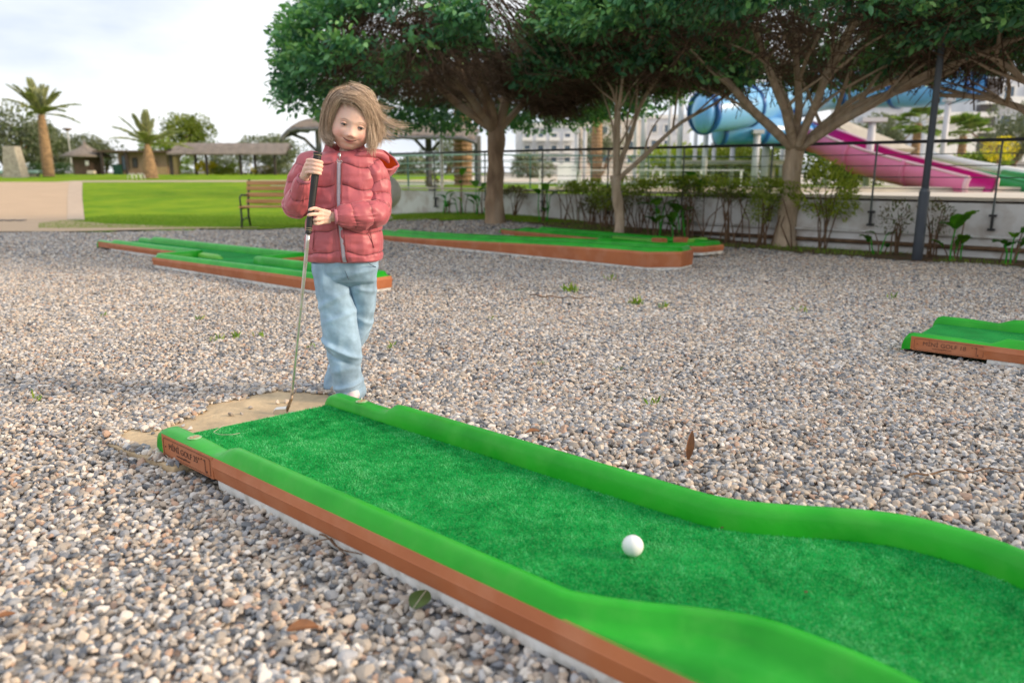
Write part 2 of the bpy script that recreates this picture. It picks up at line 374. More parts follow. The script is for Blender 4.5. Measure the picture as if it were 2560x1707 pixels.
# path at the far left: wide ramp with pale edge strip and a drain grate
def strip_mesh(name, pl, pr, dz, m, n=24, parent=None):
    rows = []
    for i in range(n+1):
        t = i/n*(len(pl)-1); k = min(int(t), len(pl)-2); f = t-k
        a = np.array(pl[k])*(1-f)+np.array(pl[k+1])*f; b_ = np.array(pr[k])*(1-f)+np.array(pr[k+1])*f
        rows.append([(*(a+(b_-a)*q/6), 0) for q in range(7)])
    mb = MB(); mb.grid([[(p[0], p[1], float(ground_h(p[0], p[1]))+dz) for p in r_] for r_ in rows])
    return mb.put(name, m, parent, True)
def colx(px, d): return float(at(px, 470, d)[0])
RE = [(colx(158, 12.9), 12.9), (colx(160, 14.5), 14.5), (colx(166, 20), 20), (colx(176, 30), 30)]
o = strip_mesh('path', [(-16, 12.9), (-18, 14.5), (-26, 20), (-40, 30)], RE, .012, M['path'], 40); o['kind'] = 'structure'
o = strip_mesh('path_edging', RE, [(x_+.14+.012*y_, y_) for x_, y_ in RE], .016, M['path_edge'], 40); o['kind'] = 'structure'
o = strip_mesh('front_path', [(-16, 10.4), (-7.2, 10.42), (-6.0, 10.5), (-4.9, 10.92), (-3.7, 11.20)], [(-16, 12.95), (-7.5, 12.95), (-6.4, 12.1), (-5.0, 11.45), (-3.7, 11.24)], .010, M['path'], 40); o['kind'] = 'structure'
o = strip_mesh('far_path', [(-17.6, 29.6), (-8, 30.2), (2, 31)], [(-17.6, 31.2), (-8, 31.9), (2, 32.6)], .014, M['path_edge'], 30); o['kind'] = 'structure'
gr = MB(); 
for k in range(26): gr.box((-12.4+k*.17, 12.75, float(ground_h(-10, 12.75))+.022), (.09, .16, .012))
tag(gr.put('drain_grate', M['timber_grey']), 'grey slotted drain grate across the foot of the tan path', 'drain grate')

# ------------------------------------------------------------ gravel stones (instanced by geometry nodes)
LD = np.array([.76, -.65]); LD /= np.linalg.norm(LD); LP = np.array([-LD[1], LD[0]]); LO = np.array([-1.023, 2.096]) + LD*.045 - LP*.015
LANES = []       # (origin, dir, u0, u1, v0, v1) rectangles free of stones
def in_lane(x, y, mg=0.0):
    r_ = np.zeros(np.shape(x), bool)
    for O, D, u0, u1, v0, v1 in LANES:
        u = (x-O[0])*D[0]+(y-O[1])*D[1]; v = -(x-O[0])*D[1]+(y-O[1])*D[0]
        r_ |= (u > u0+mg) & (u < u1-mg) & (v > v0+mg) & (v < v1-mg)
    return r_
def stone_mesh(k):
    g = np.random.default_rng(50+k); bm = bmesh.new(); bmesh.ops.create_icosphere(bm, subdivisions=2, radius=1)
    pl = [(v/np.linalg.norm(v), .46+.26*g.random()) for v in g.normal(size=(9, 3))]
    sx, sy, sz = 1, .62+.3*g.random(), .48+.25*g.random()
    for v in bm.verts:
        p = np.array(v.co)
        for n, d in pl:
            q = p@n
            if q > d: p = p-n*(q-d)*.92
        v.co = (p[0]*sx, p[1]*sy, p[2]*sz)
    bmesh.ops.dissolve_limit(bm, angle_limit=R(14), verts=bm.verts, edges=bm.edges)
    bmesh.ops.triangulate(bm, faces=bm.faces)
    me = bpy.data.meshes.new('stone_shape'); bm.to_mesh(me); bm.free(); me.materials.append(M['gravel_stone']); return me
STONES = [stone_mesh(k) for k in range(9)]
def instance_cloud(name, P, ROT, SC, shapes, label=None, seed=0):
    me = bpy.data.meshes.new(name); me.vertices.add(len(P)); me.vertices.foreach_set('co', np.asarray(P, np.float32).ravel())
    a = me.attributes.new('rot', 'FLOAT_VECTOR', 'POINT'); a.data.foreach_set('vector', np.asarray(ROT, np.float32).ravel())
    a = me.attributes.new('sc', 'FLOAT', 'POINT'); a.data.foreach_set('value', np.asarray(SC, np.float32))
    a = me.attributes.new('pick', 'INT', 'POINT'); a.data.foreach_set('value', np.random.default_rng(seed).integers(0, len(shapes), len(P)).astype(np.int32))
    o = bpy.data.objects.new(name, me); COL.objects.link(o); o['kind'] = 'stuff'
    if label: o['label'] = label
    ng = bpy.data.node_groups.new(name+'_nodes', 'GeometryNodeTree'); ng.is_modifier = True
    ng.interface.new_socket('Geometry', in_out='INPUT', socket_type='NodeSocketGeometry'); ng.interface.new_socket('Geometry', in_out='OUTPUT', socket_type='NodeSocketGeometry')
    N = ng.nodes; K = ng.links; gi = N.new('NodeGroupInput'); go = N.new('NodeGroupOutput')
    g2i = N.new('GeometryNodeGeometryToInstance')
    for s_ in reversed(shapes):
        ob = bpy.data.objects.new('shape', s_); oi = N.new('GeometryNodeObjectInfo'); oi.inputs[0].default_value = ob; K.new(oi.outputs['Geometry'], g2i.inputs[0])
    ip = N.new('GeometryNodeInstanceOnPoints'); ip.inputs['Pick Instance'].default_value = True
    def na(nm, ty):
        q = N.new('GeometryNodeInputNamedAttribute'); q.data_type = ty; q.inputs[0].default_value = nm; return q.outputs[0]
    K.new(gi.outputs[0], ip.inputs['Points']); K.new(g2i.outputs[0], ip.inputs['Instance']); K.new(na('pick', 'INT'), ip.inputs['Instance Index'])
    K.new(na('rot', 'FLOAT_VECTOR'), ip.inputs['Rotation']); K.new(na('sc', 'FLOAT'), ip.inputs['Scale']); K.new(ip.outputs[0], go.inputs[0])
    md = o.modifiers.new('scatter', 'NODES'); md.node_group = ng
    return o
# ------------------------------------------------------------ mini golf lanes
M['joint'] = mat('joint', (.01, .10, .015), None, 10, .7)
SIDE_H = .076; CARPET = .050
def resample(P, step):
    P = np.array(P, float); d = np.r_[0, np.cumsum(np.linalg.norm(np.diff(P, axis=0), axis=1))]; n = max(2, int(d[-1]/step)+1)
    t = np.linspace(0, d[-1], n); return np.stack([np.interp(t, d, P[:, k]) for k in range(P.shape[1])], 1)
def offset_in(P, w):
    """P open polyline walked with the inside on the left; mitred inward offset"""
    P = np.array(P, float); Q = []
    for i in range(len(P)):
        a = P[i]-P[i-1] if i > 0 else P[i+1]-P[i]; b_ = P[i+1]-P[i] if i < len(P)-1 else P[i]-P[i-1]
        a = a/np.linalg.norm(a); b_ = b_/np.linalg.norm(b_); na = np.array([-a[1], a[0]]); nb = np.array([-b_[1], b_[0]])
        m_ = na+nb; m_ /= np.linalg.norm(m_); Q.append(P[i]+m_*w/max(m_@na, .35))
    return np.array(Q)
def curb_sections(Pout, Pin, hs, zr):
    rows = []
    for a, b_, h, z in zip(Pout, Pin, hs, zr):
        d = b_-a; Ln = np.linalg.norm(d); n = d/Ln; tw = .060
        top = SIDE_H + .034*h
        pr = [(0, SIDE_H-.012), (.0, SIDE_H)]
        if Ln > tw+.012:
            pr += [(Ln-tw-.045*min(1, (Ln-tw)/.08), SIDE_H-.002)]; o_ = Ln-tw
        else: o_ = 0
        pr += [(o_+.004, SIDE_H+.008*h), (o_+.012, top-.007*h), (o_+.021, top-.001), (o_+.030, top), (o_+.040, top-.003*h), (o_+.049, top-.010*h), (o_+.056, top-.020*h-.004), (o_+.060, CARPET-.006)]
        if Ln <= tw+.012: pr.insert(2, (.002, SIDE_H+.003*h))
        rows.append([(*(a+n*q), zz+z) for q, zz in pr])
    return rows
def side_sections(Pout, zr, fk):
    Q = Pout; n_ = len(Q); rows = []
    T = offset_in(Q, 1.0)-Q; T /= np.linalg.norm(T, axis=1, keepdims=True)
    for i in range(n_):
        p = Q[i]; n = -T[i]; z = zr[i]; lo = .016; k_ = fk[i]
        hi = SIDE_H+z
        rows.append([(*(p+n*o_*(k_ if o_ > 0 else 1)), zz) for o_, zz in [(-.004, hi), (.0, hi-.001), (.001, hi-.002), (.007, hi-.020), (.0085, hi-.023), (.007, hi-.026), (.002, lo+.003), (.001, lo), (-.01, lo)]])
    return rows
def lane(name, label, O, D, outline, chic=None, w_in=None, ramp=None, plate=.305, holes=(), text=None, number=None, far_open=None, ext=None):
    O = np.array(O, float); D = np.array(D, float); D /= np.linalg.norm(D); Pn = np.array([-D[1], D[0]])
    def wc(P): P = np.atleast_2d(P); return O + P[:, :1]*D + P[:, 1:2]*Pn
    t = thing(name, label, 'mini golf lane', (O[0], O[1], 0), 'mini golf lanes')
    oc = []; 
    for a, b_ in zip(outline[:-1], outline[1:]):
        seg = resample([a, b_], .06 if chic is None else .03); oc += list(seg[:-1])
    oc.append(outline[-1]); oc = np.array(oc, float)
    inn = offset_in(oc, .060)
    if chic is not None: oc, inn = chic(oc, inn)
    zr = np.array([ramp(p[0]) if ramp else 0 for p in oc]); Ls = np.r_[0, np.cumsum(np.linalg.norm(np.diff(oc, axis=0), axis=1))]; LT = Ls[-1]
    hs = np.array([max(.30*float(sstep(plate+.02, plate-.12, s)+sstep(plate-.02, plate-.16, LT-s)), .10, float(sstep(plate+.005, plate+.060, s)*sstep(plate-.040, plate+.02, LT-s))) for s in Ls])
    A, B_ = wc(oc), wc(inn)
    rows = curb_sections(A, B_, hs, zr)
    mb = MB(); mb.grid(rows)
    # rounded ends of the curb at the start line
    for r_, sgn in ((rows[0], -1), (rows[-1], -1)):
        r_ = [(r_[0][0], r_[0][1], .014)]+list(r_)+[(r_[-1][0], r_[-1][1], .010)]; pts = [np.array(p) for p in r_]; c = [r_]
        for q, sc in ((.018, .93), (.030, .72), (.036, .40)):
            c.append([tuple(np.array([p[0], p[1], 0])+np.array([*(D*sgn*q), 0])+np.array([0, 0, CARPET*.0+(p[2])*sc])) for p in pts])
        c.append([tuple(np.array([p[0], p[1], 0])+np.array([*(D*sgn*.037), 0])+np.array([0, 0, .004])) for p in pts])
        mb.grid(c)
    mb.put('curb', M['green_plastic'], t, True)
    for q in (int(len(rows)*.33), int(len(rows)*.62)):
        mb = MB(); mb.tube([np.array(c)+[0, 0, .0002] for c in rows[q][1:]], .0007, 4); mb.put('joint', M['joint'], t)
    # terracotta side panel, split in a plate length and the rest
    sr = side_sections(A, zr, [0.05 if q < plate-.005 else 1.0 for q in Ls]); mb = MB(); mb.grid(sr); mb.put('side_panel', M['terracotta'], t, False)
    # white base strip, recessed
    mb = MB(); ins = offset_in(A, .004)
    idx = [i for i in range(len(A)) if Ls[i] > plate and LT-Ls[i] > plate]
    mb.grid([[(*(ins[i]), -.012), (*(ins[i]-(ins[i]-A[i])*.4), .003), (*(ins[i]-(ins[i]-A[i])*.4), .0165)] for i in idx])
    mb.put('base_strip', M['strip'], t)
    # carpet
    ci = offset_in(inn, -.004); st0 = oc[0]+np.array([-.012, 0]); st1 = oc[-1]+np.array([-.012, 0])
    poly = [np.array([oc[0][0]-.012, ci[0][1]])] + list(ci) + [np.array([oc[-1][0]-.012, ci[-1][1]])]
    if not ramp:
        pp = [poly[0]]
        for i in range(1, len(poly)-1):
            d1 = poly[i]-pp[-1]; d2 = poly[i+1]-poly[i]
            if abs(d1[0]*d2[1]-d1[1]*d2[0]) > 1e-5: pp.append(poly[i])
        poly = pp+[poly[-1]]
    W_ = wc(np.array(poly)); zs = [CARPET+(ramp(q[0]) if ramp else 0) for q in poly]
    from mathutils.geometry import tessellate_polygon
    tri = tessellate_polygon([[Vector((p[0], p[1], 0)) for p in W_]]); a, b_ = W_[0], W_[-1]
    mb = MB(); mb.add([(p[0], p[1], z) for p, z in zip(W_, zs)], [tuple(q) for q in tri])
    mb.add([(a[0], a[1], CARPET), (b_[0], b_[1], CARPET), (b_[0], b_[1], .004), (a[0], a[1], .004)], [(0, 1, 2, 3)]); me = mb.mesh('carpet')
    cp = put('carpet', me, M['turf'], t)
    def loc(p2, z): return (*(wc(np.array([p2]))[0]), z)
    if text:     # name plate set on the near side of the start
        pm = MB(); fr = MB(); y0 = -.0032
        def q3(u, z, off=0.0): p = wc(np.array([[u, y0-off]]))[0]; return (p[0], p[1], z)
        hi = SIDE_H-.002
        pm.add([q3(.008, .014), q3(plate, .014), q3(plate, hi), q3(.008, hi), q3(.008, .014, -.012), q3(plate, .014, -.012), q3(plate, hi, -.012), q3(.008, hi, -.012)], [(0, 1, 2, 3), (0, 4, 5, 1), (3, 2, 6, 7), (1, 5, 6, 2), (0, 3, 7, 4)])
        pl = pm.put('name_plate', M['terracotta'], t)
        def bar(u0, z0, u1, z1, w=.0009):
            a = np.array(q3(u0, z0, .0009)); b2 = np.array(q3(u1, z1, .0009)); fr.bar(a, b2, .0008, w)
        u0, u1, z0, z1 = .016, plate-.012, .019, hi-.006
        bar(u0+.006, z0, u1-.004, z0); bar(u0+.006, z1, u1-.004, z1); bar(u0, z0+.006, u0, z1-.006); bar(u1, z0+.004, u1, z1-.004)
        bar(u0, z0+.006, u0+.006, z0); bar(u0, z1-.006, u0+.006, z1); bar(u1, z0+.004, u1-.004, z0); bar(u1, z1-.004, u1-.004, z1)
        c = np.array(q3(.028, (z0+z1)/2, .001)); fr.sphere(c, .0022, 8, 6)
        # little golfer emblem: flag pole, pennant, figure
        uo = u1-.026; fr.bar(q3(uo, z0+.006, .001), q3(uo, z1-.008, .001), .0006, .0016)
        fr.add([q3(uo, z1-.008, .001), q3(uo-.012, z1-.011, .001), q3(uo, z1-.014, .001)], [(0, 1, 2)])
        fr.sphere(q3(uo+.006, z0+.008, .001), .003, 8, 6); fr.sphere(q3(uo-.018, z1-.010, .001), .0022, 8, 6)
        fr.put('emblem_frame', M['ink'], pl, world=False)
        fm = bpy.data.objects[-1] if False else None
        ang = math.atan2(D[1], D[0])
        for s_, u_, z_, size in text:
            cu = bpy.data.curves.new('lettering', 'FONT'); cu.body = s_; cu.size = size; cu.extrude = .0003; cu.offset = .0
            tmp = bpy.data.objects.new('lettering', cu); COL.objects.link(tmp); bpy.context.view_layer.update()
            me = bpy.data.meshes.new_from_object(tmp.evaluated_get(bpy.context.evaluated_depsgraph_get())); bpy.data.objects.remove(tmp)
            p = q3(u_, z_, .0008)
            me.transform(Matrix.Translation(p) @ Matrix.Rotation(ang, 4, 'Z') @ Matrix.Rotation(PI/2, 4, 'X') @ Matrix.Diagonal((1.06, 1, 1, 1)))
            put('lettering', me, M['ink'], pl, world=False)
        for o in [o for o in bpy.data.objects if o.parent == pl]:
            o.data.transform(Matrix.Translation(-t.location))
    if number:
        for (u_, v_) in number[1]:
            dm = MB(); z = SIDE_H+.0122
            c = np.array(loc((u_, v_), z)); ang = math.atan2(D[1], D[0])
            dm.lathe(c-np.array([0, 0, .0024]), [(.0, 0), (.019, 0), (.0185, .0010), (.010, .0014), (.0, .0014)], 20); dd = dm.put('number_sticker', M['decal'], t)
            cu = bpy.data.curves.new('digit', 'FONT'); cu.body = number[0]; cu.size = .038; cu.align_x = 'CENTER'; cu.extrude = .0004
            tmp = bpy.data.objects.new('digit', cu); COL.objects.link(tmp); bpy.context.view_layer.update()
            me = bpy.data.meshes.new_from_object(tmp.evaluated_get(bpy.context.evaluated_depsgraph_get())); bpy.data.objects.remove(tmp)
            me.transform(Matrix.Translation((c[0], c[1], c[2]-.0008)) @ Matrix.Rotation(ang, 4, 'Z') @ Matrix.Translation((0, -.013, 0)))
            me.transform(Matrix.Translation(-t.location)); put('digit', me, M['terra_pale'], dd, world=False)
    if ext:
        for e in ext: e(t, wc)
    return t, wc
def bar_curb(pts, m, name, zr=0, h=.05, w=.06):
    """a free-standing rounded curb bar on the carpet"""
    def f(t, wc):
        P = wc(np.array(resample(pts, .05))); rows = []
        for i, p in enumerate(P):
            a = P[min(i+1, len(P)-1)]-P[max(i-1, 0)]; a /= np.linalg.norm(a); n = np.array([-a[1], a[0]])
            e = min(1, .45+min(i, len(P)-1-i)*.4)
            rows.append([(*(p+n*o_*w*e), CARPET-.01+zz*e+zr) for o_, zz in [(-.5, 0), (-.48, h*.6), (-.33, h*.92), (0, h), (.33, h*.92), (.48, h*.6), (.5, 0)]])
        mb = MB(); mb.grid(rows); mb.add(rows[0], [tuple(range(7))]); mb.add(rows[-1], [tuple(range(7))]); mb.put(name, m, t, True)
    return f
# nearest lane: chicane (both curbs swing the same way around u = 1.85)
WIDTH = .575
LN = 3.6
LANES.append((LO, LD, -.02, LN, .006, WIDTH+.012)); LANES.append((LO, LD, 1.55, 2.2, .3, WIDTH+.15))
def near_lane():
    ocn = np.stack([np.arange(0, LN+.001, .03), np.zeros(121)], 1)[:121]
    O2 = []; I2 = []
    for u, _ in ocn:
        s = float(sstep(1.375, 1.735, u)*sstep(2.35, 1.81, u)); O2.append([u, 0]); I2.append([u, .060+.140*s])
    O3 = []; I3 = []
    for u, _ in ocn[::-1][:-2]:
        s2 = float(sstep(1.37, 1.79, u)*sstep(2.30, 1.84, u)); O3.append([u+.025, WIDTH+.175*s2]); I3.append([u+.025, WIDTH-.060+.175*s2])
    O2.append([LN+.06, .0]); I2.append([LN, .060]); O2.append([LN+.06, WIDTH]); I2.append([LN, WIDTH-.06])
    return lambda a, b_: (np.array(O2+O3), np.array(I2+I3))
main_lane, mwc = lane('mini_golf_lane', 'nearest green mini golf lane, with the white ball on its carpet and a bulging curb', LO, LD, [(0, 0), (LN, 0), (LN+.01, WIDTH), (0, WIDTH)], chic=near_lane(),
    text=[('MİNİ GOLF 35°', .046, .0400, .0240), ('www.minigolf35.com', .090, .0280, .0085)], number=('8', [(.135, .030), (.215, WIDTH-.030)]), plate=.288)
# short pile of the nearest carpet
g = np.random.default_rng(11); n = 190000; u = g.random(n)**1.0*2.35-.012; v = g.random(n)*.8+.04
s = sstep(1.375, 1.735, u)*sstep(2.35, 1.81, u); s2 = sstep(1.395, 1.815, u)*sstep(2.325, 1.865, u)
k = (v > .058+.14*s) & (v < WIDTH-.058+.175*s2) & (u > -.012+.085*v/WIDTH); u, v = u[k], v[k]; P2 = LO + u[:, None]*LD + v[:, None]*LP
me = blades_mesh('turf_pile', np.c_[P2, np.full(len(P2), CARPET-.001)], g.uniform(.004, .0075, len(P2)), .0016, 5, 1.3)
# tone follows larger worn patches of the carpet
pv = .30*vnoise(np.c_[P2, 0*u], 7) + .30*vnoise(np.c_[P2, 0*u], 24, 5) + .40*vnoise(np.c_[P2, 0*u], 70, 9); cl = np.clip(.5+(pv-.5)*1.9+g.normal(0, .18, len(u)), 0, 1)
me.attributes['v'].data.foreach_set('value', cl.astype(np.float32))
o = put('turf_pile', me, M['turfblade'], main_lane); o['kind'] = 'stuff'
# ball
bp = LO*0 + gz(1581, 1388, CARPET+.004)[:2]
bm = bmesh.new(); bmesh.ops.create_icosphere(bm, subdivisions=5, radius=.02135)
fd = []; ga = PI*(3-math.sqrt(5))
for i in range(300): z = 1-2*(i+.5)/300; r_ = math.sqrt(1-z*z); fd.append((r_*math.cos(ga*i), r_*math.sin(ga*i), z))
fd = np.array(fd); V = np.array([v.co for v in bm.verts]); U = V/np.linalg.norm(V, axis=1, keepdims=True); dm = np.arccos(np.clip((U@fd.T).max(1), -1, 1))
for v, u_, d in zip(bm.verts, U, dm): v.co = Vector(u_*(.02135 - .00028*max(0, 1-(d/.085)**2)))
me = bpy.data.meshes.new('golf_ball'); bm.to_mesh(me); bm.free()
o = put('golf_ball', me, M['ball'], smooth=True); o.location = (bp[0], bp[1], CARPET+.004+.0213); tag(o, 'white dimpled golf ball resting on the green carpet', 'golf ball')
# concrete tee pad behind the start
pad = MB(); pts = [(-.42, .02), (-.24, -.06), (.10, -.02), (.10, .30), (.04, .66), (-.16, .72), (-.36, .62), (-.44, .3)]
pw = [tuple(LO + p[0]*LD + p[1]*LP) for p in pts]; pad.prism(pw, -.03, .0045)
tag(pad.put('tee_pad', M['pad'], bevel=.004), 'sandy concrete tee pad at the start of the nearest lane', 'tee pad')
PADP = np.array(pts)

# Z-shaped lane on the left
def zlane(name, label, O, D, L1, step, L2, off, w1, w2, cut, extra=(), ramp=None, z=0.0):
    out = [(-L1, off), (0, off), (0, 0), (L2-cut[0], 0), (L2, cut[1]), (L2, w2), (step, w2), (step, off+w1), (-L1, off+w1)]
    o2 = [(p[0]+L1, p[1]-off) for p in out]; O_ = np.array(O) + np.array(D)*(-L1) + np.array([-D[1], D[0]])*off
    r_ = lane(name, label, O_, D, o2, ext=[bar_curb([(L1-.02, .03), (L1+.42, .03)], M['lime_plastic'], 'inner_curb', h=.055, w=.07)]+list(extra), plate=.28, ramp=ramp); r_[0].location.z += z; return r_
C2 = np.array([-3.117, 6.594]); D2 = np.array([.7666, -.6421])
t2, wc2 = zlane('mini_golf_lane', 'zigzag green mini golf lane behind the club, in front of the tan path', C2, D2, 2.06, 1.02, 2.60, .38, .50, .44, (.25, .22), ramp=lambda u: .022*float(sstep(1.0, 4.6, u)))
LANES.append((C2, D2, -2.06, 1.0, .40, .86)); LANES.append((C2, D2, .0, 2.58, .01, .42))
# long lane that climbs to a raised octagonal end
D3 = np.array([.712, -.702]); C3 = np.array([1.135, 6.389]); L3 = 4.3
O3 = C3 - D3*L3
t3, wc3 = lane('mini_golf_lane', 'long green mini golf lane rising to a tall terracotta end, middle of the gravel', O3, D3, [(0, 0), (L3, 0), (L3+.19, .22), (L3+.15, .47), (0, .47)], ramp=lambda u: .072*float(sstep(.6, L3*.98, u)), plate=.28)
LANES.append((O3, D3, 0, L3+.15, .01, .45))
# far Z lane under the trees
D4 = np.array([.6385, -.7696]); C4 = np.array([1.03, 8.10])
t4, wc4 = zlane('mini_golf_lane', 'farthest green mini golf lane, under the trees beside the low wall', C4+np.array([-.7696, -.6385])*.22, D4, 1.83, .72, 1.12, .22, .44, .66, (.30, .34), z=.03)
LANES.append((C4, D4, -1.83, .72, .0, .42)); LANES.append((C4, D4, .0, 1.1, -.20, .4))
PN4 = np.array([-D4[1], D4[0]])
for uu, vv in ((.66, .02), (.74, .26)):
    mb = MB(); p = C4 + D4*uu + PN4*vv; mb.box((p[0], p[1], .125), (.13, .09, .07), rz=math.atan2(D4[1], D4[0])); mb.put('end_block', M['terracotta'], t4, bevel=.006)
for a_, b_ in (((.05, .02), (.60, .02)), ((.78, .28), (.78, .60))):
    mb = MB(); pa_ = C4+D4*a_[0]+PN4*a_[1]; pb_ = C4+D4*b_[0]+PN4*b_[1]; mb.bar((*pa_, .115), (*pb_, .115), .07, .06); mb.put('divider', M['lime_plastic'], t4, bevel=.012)
# lane entering from the right
D5 = np.array([.75, -.66]); O5 = gz(2274, 880)[:2]
t5, wc5 = lane('mini_golf_lane', 'green mini golf lane with a brown name plate, cut by the right edge', O5, D5, [(0, 0), (3.4, 0), (3.4, .60), (0, .60)], plate=.30,
    text=[('MİNİ GOLF 18', .050, .0400, .0250), ('www.minigolf35.com', .090, .0280, .0085)])
LANES.append((O5, D5, 0, 3.4, .006, .58))

# stones: near field
def lane_local(x, y): return (x-LO[0])*LD[0]+(y-LO[1])*LD[1], -(x-LO[0])*LD[1]+(y-LO[1])*LD[0]
def poly_in(px, py, poly):
    r_ = np.zeros(px.shape, bool); j = len(poly)-1
    for i in range(len(poly)):
        xi, yi = poly[i]; xj, yj = poly[j]
        c = ((yi > py) != (yj > py)) & (px < (xj-xi)*(py-yi)/(yj-yi+1e-12)+xi); r_ ^= c; j = i
    return r_
def scatter(n, y0, y1, seed, r0, r1, zj):
    g = np.random.default_rng(seed); y = y1*np.sqrt(g.random(n)*(1-(y0/y1)**2)+(y0/y1)**2)
    x = (g.random(n)*2-1)*(.74*y+.40); k = ~in_lane(x, y, .0) & (y < gravel_end(x)-.05)
    u, v = lane_local(x, y); nn = vnoise(np.c_[x, y, 0*x], 9)*.13-.06
    # pad polygon: stones creep over its edge
    k &= ~poly_in(u, v, [tuple(np.array([-.16, .33])+(p-np.array([-.16, .33]))*.90) for p in PADP]) | (g.random(n) < .012) | poly_in(u+nn, v+nn, [(-.8, -.4), (-.26, -.2), (-.34, .45), (-.8, .5)])
    x, y, u, v = x[k], y[k], u[k], v[k]; n = len(x); s = g.uniform(r0, r1, n)*(1+.45*(g.random(n) < .06))*(.82+.36*vnoise(np.c_[x, y, 0*x], 1.3, 8))
    z = g.uniform(-zj*.8, .35*zj, n) + .016*(vnoise(np.c_[x, y, 0*x], 2.2)-.5)
    onpad = poly_in(u, v, [tuple(p) for p in PADP]); z[onpad] = .0045+.008+s[onpad]*.45
    rot = np.c_[g.normal(0, .45, n), g.normal(0, .45, n), g.random(n)*2*PI]
    return np.c_[x, y, z], rot, s
P_, R_, S_ = [], [], []
for a in ((52000, .70, 2.6, 1, .0074, .0142, .011), (104000, 2.4, 4.4, 2, .0074, .0134, .010), (150000, 4.3, 7.2, 3, .0085, .0140, .009), (105000, 7.1, 11.0, 4, .011, .019, .009)):
    p, r_, s = scatter(*a); P_.append(p); R_.append(r_); S_.append(s)
P_ = np.concatenate(P_); R_ = np.concatenate(R_); S_ = np.concatenate(S_)
P_[:, 2] += np.where(P_[:, 1] > 8, ground_h(P_[:, 0], P_[:, 1]), 0)
P_[:, 2] -= .008
instance_cloud('gravel', P_, R_, S_, STONES, 'loose grey, beige and tan gravel stones covering the ground')
M['railgreen'] = mat('railgreen', (.07, .16, .14), None, 5, .5)
M['railgrey'] = mat('railgrey', (.10, .12, .115), (.08, .095, .09), 5, .5)
# ------------------------------------------------------------ low wall, railing, pipes
def wpt(s_, off=0.0, z=0.0): p = WA + WD*s_ + WN*off; return np.array([p[0], p[1], z])
WL = float(np.linalg.norm(WB-WA)); WTOP = .535
wa = math.atan2(WD[1], WD[0])
wt = thing('boundary_wall', 'long low white rendered wall with pale coping under the dark railing', 'wall', wpt(0))
mb = MB(); mb.box(wpt(WL/2, .10, WTOP/2-.1), (WL, .18, WTOP+.15), rz=wa); mb.put('wall_body', M['wallpaint'], wt)
for k in range(14):
    a = WL*k/14; mb = MB(); mb.box(wpt(a+WL/28, .10, WTOP+.012), (WL/14-.006, .24, .028), rz=wa); mb.put('coping', M['coping'], wt)
for z_, rr, m in ((.20, .016, 'wallpaint'), (.09, .022, 'bark_dark')):
    mb = MB(); mb.tube([wpt(a, -.03, z_) for a in (5.2, 9, WL)], rr, 8); mb.put('pipe', M[m], wt, True)
rt = thing('railing', 'dark green metal railing with thin cables fixed to the low wall', 'railing', wpt(0))
mb = MB(); mb.tube([wpt(-.2, -.05, 1.09), wpt(WL, -.05, 1.09)], .0165, 8); mb.put('handrail', M['iron'], rt, True)
for z_ in (.64, .75, .86, .97):
    mb = MB(); mb.tube([wpt(-.2, -.05, z_), wpt(WL, -.05, z_)], .0045, 5); mb.put('cable', M['railgrey'], rt)
for k in range(14):
    a = .4+k*1.08; mb = MB(); mb.box(wpt(a, -.05, .75), (.017, .012, .68), rz=wa); mb.put('post', M['railgrey'], rt)
    mb = MB(); mb.box(wpt(a, -.03, .40), (.06, .05, .022), rz=wa); mb.box(wpt(a, -.03, .27), (.06, .05, .022), rz=wa); mb.box(wpt(a, -.035, .335), (.022, .03, .14), rz=wa); mb.put('bracket', M['black'], rt)
# side return of the railing towards the back
r2 = thing('railing', 'pale green distant railing running back behind the big thick tree trunk', 'railing', (-2.3, 13.2, .4))
for z_, rr in ((1.06, .018), (.92, .010), (.80, .006), (.68, .006)):
    mb = MB(); mb.tube([(-2.35, 13.1, z_), (-1.0, 16.5, z_+.1), (6, 19.5, z_+.1)], rr, 6); mb.put('rail', M['railgreen'], r2)
for k in range(7):
    t_ = k/6; p = np.array([-2.35, 13.1])*(1-t_)+np.array([-1.0, 16.5])*t_ if k < 3 else np.array([-1+ (k-2)*1.4, 16.5+(k-2)*.6]); mb = MB(); mb.box((p[0], p[1], .8), (.03, .03, .7)); mb.put('post', M['railgreen'], r2)

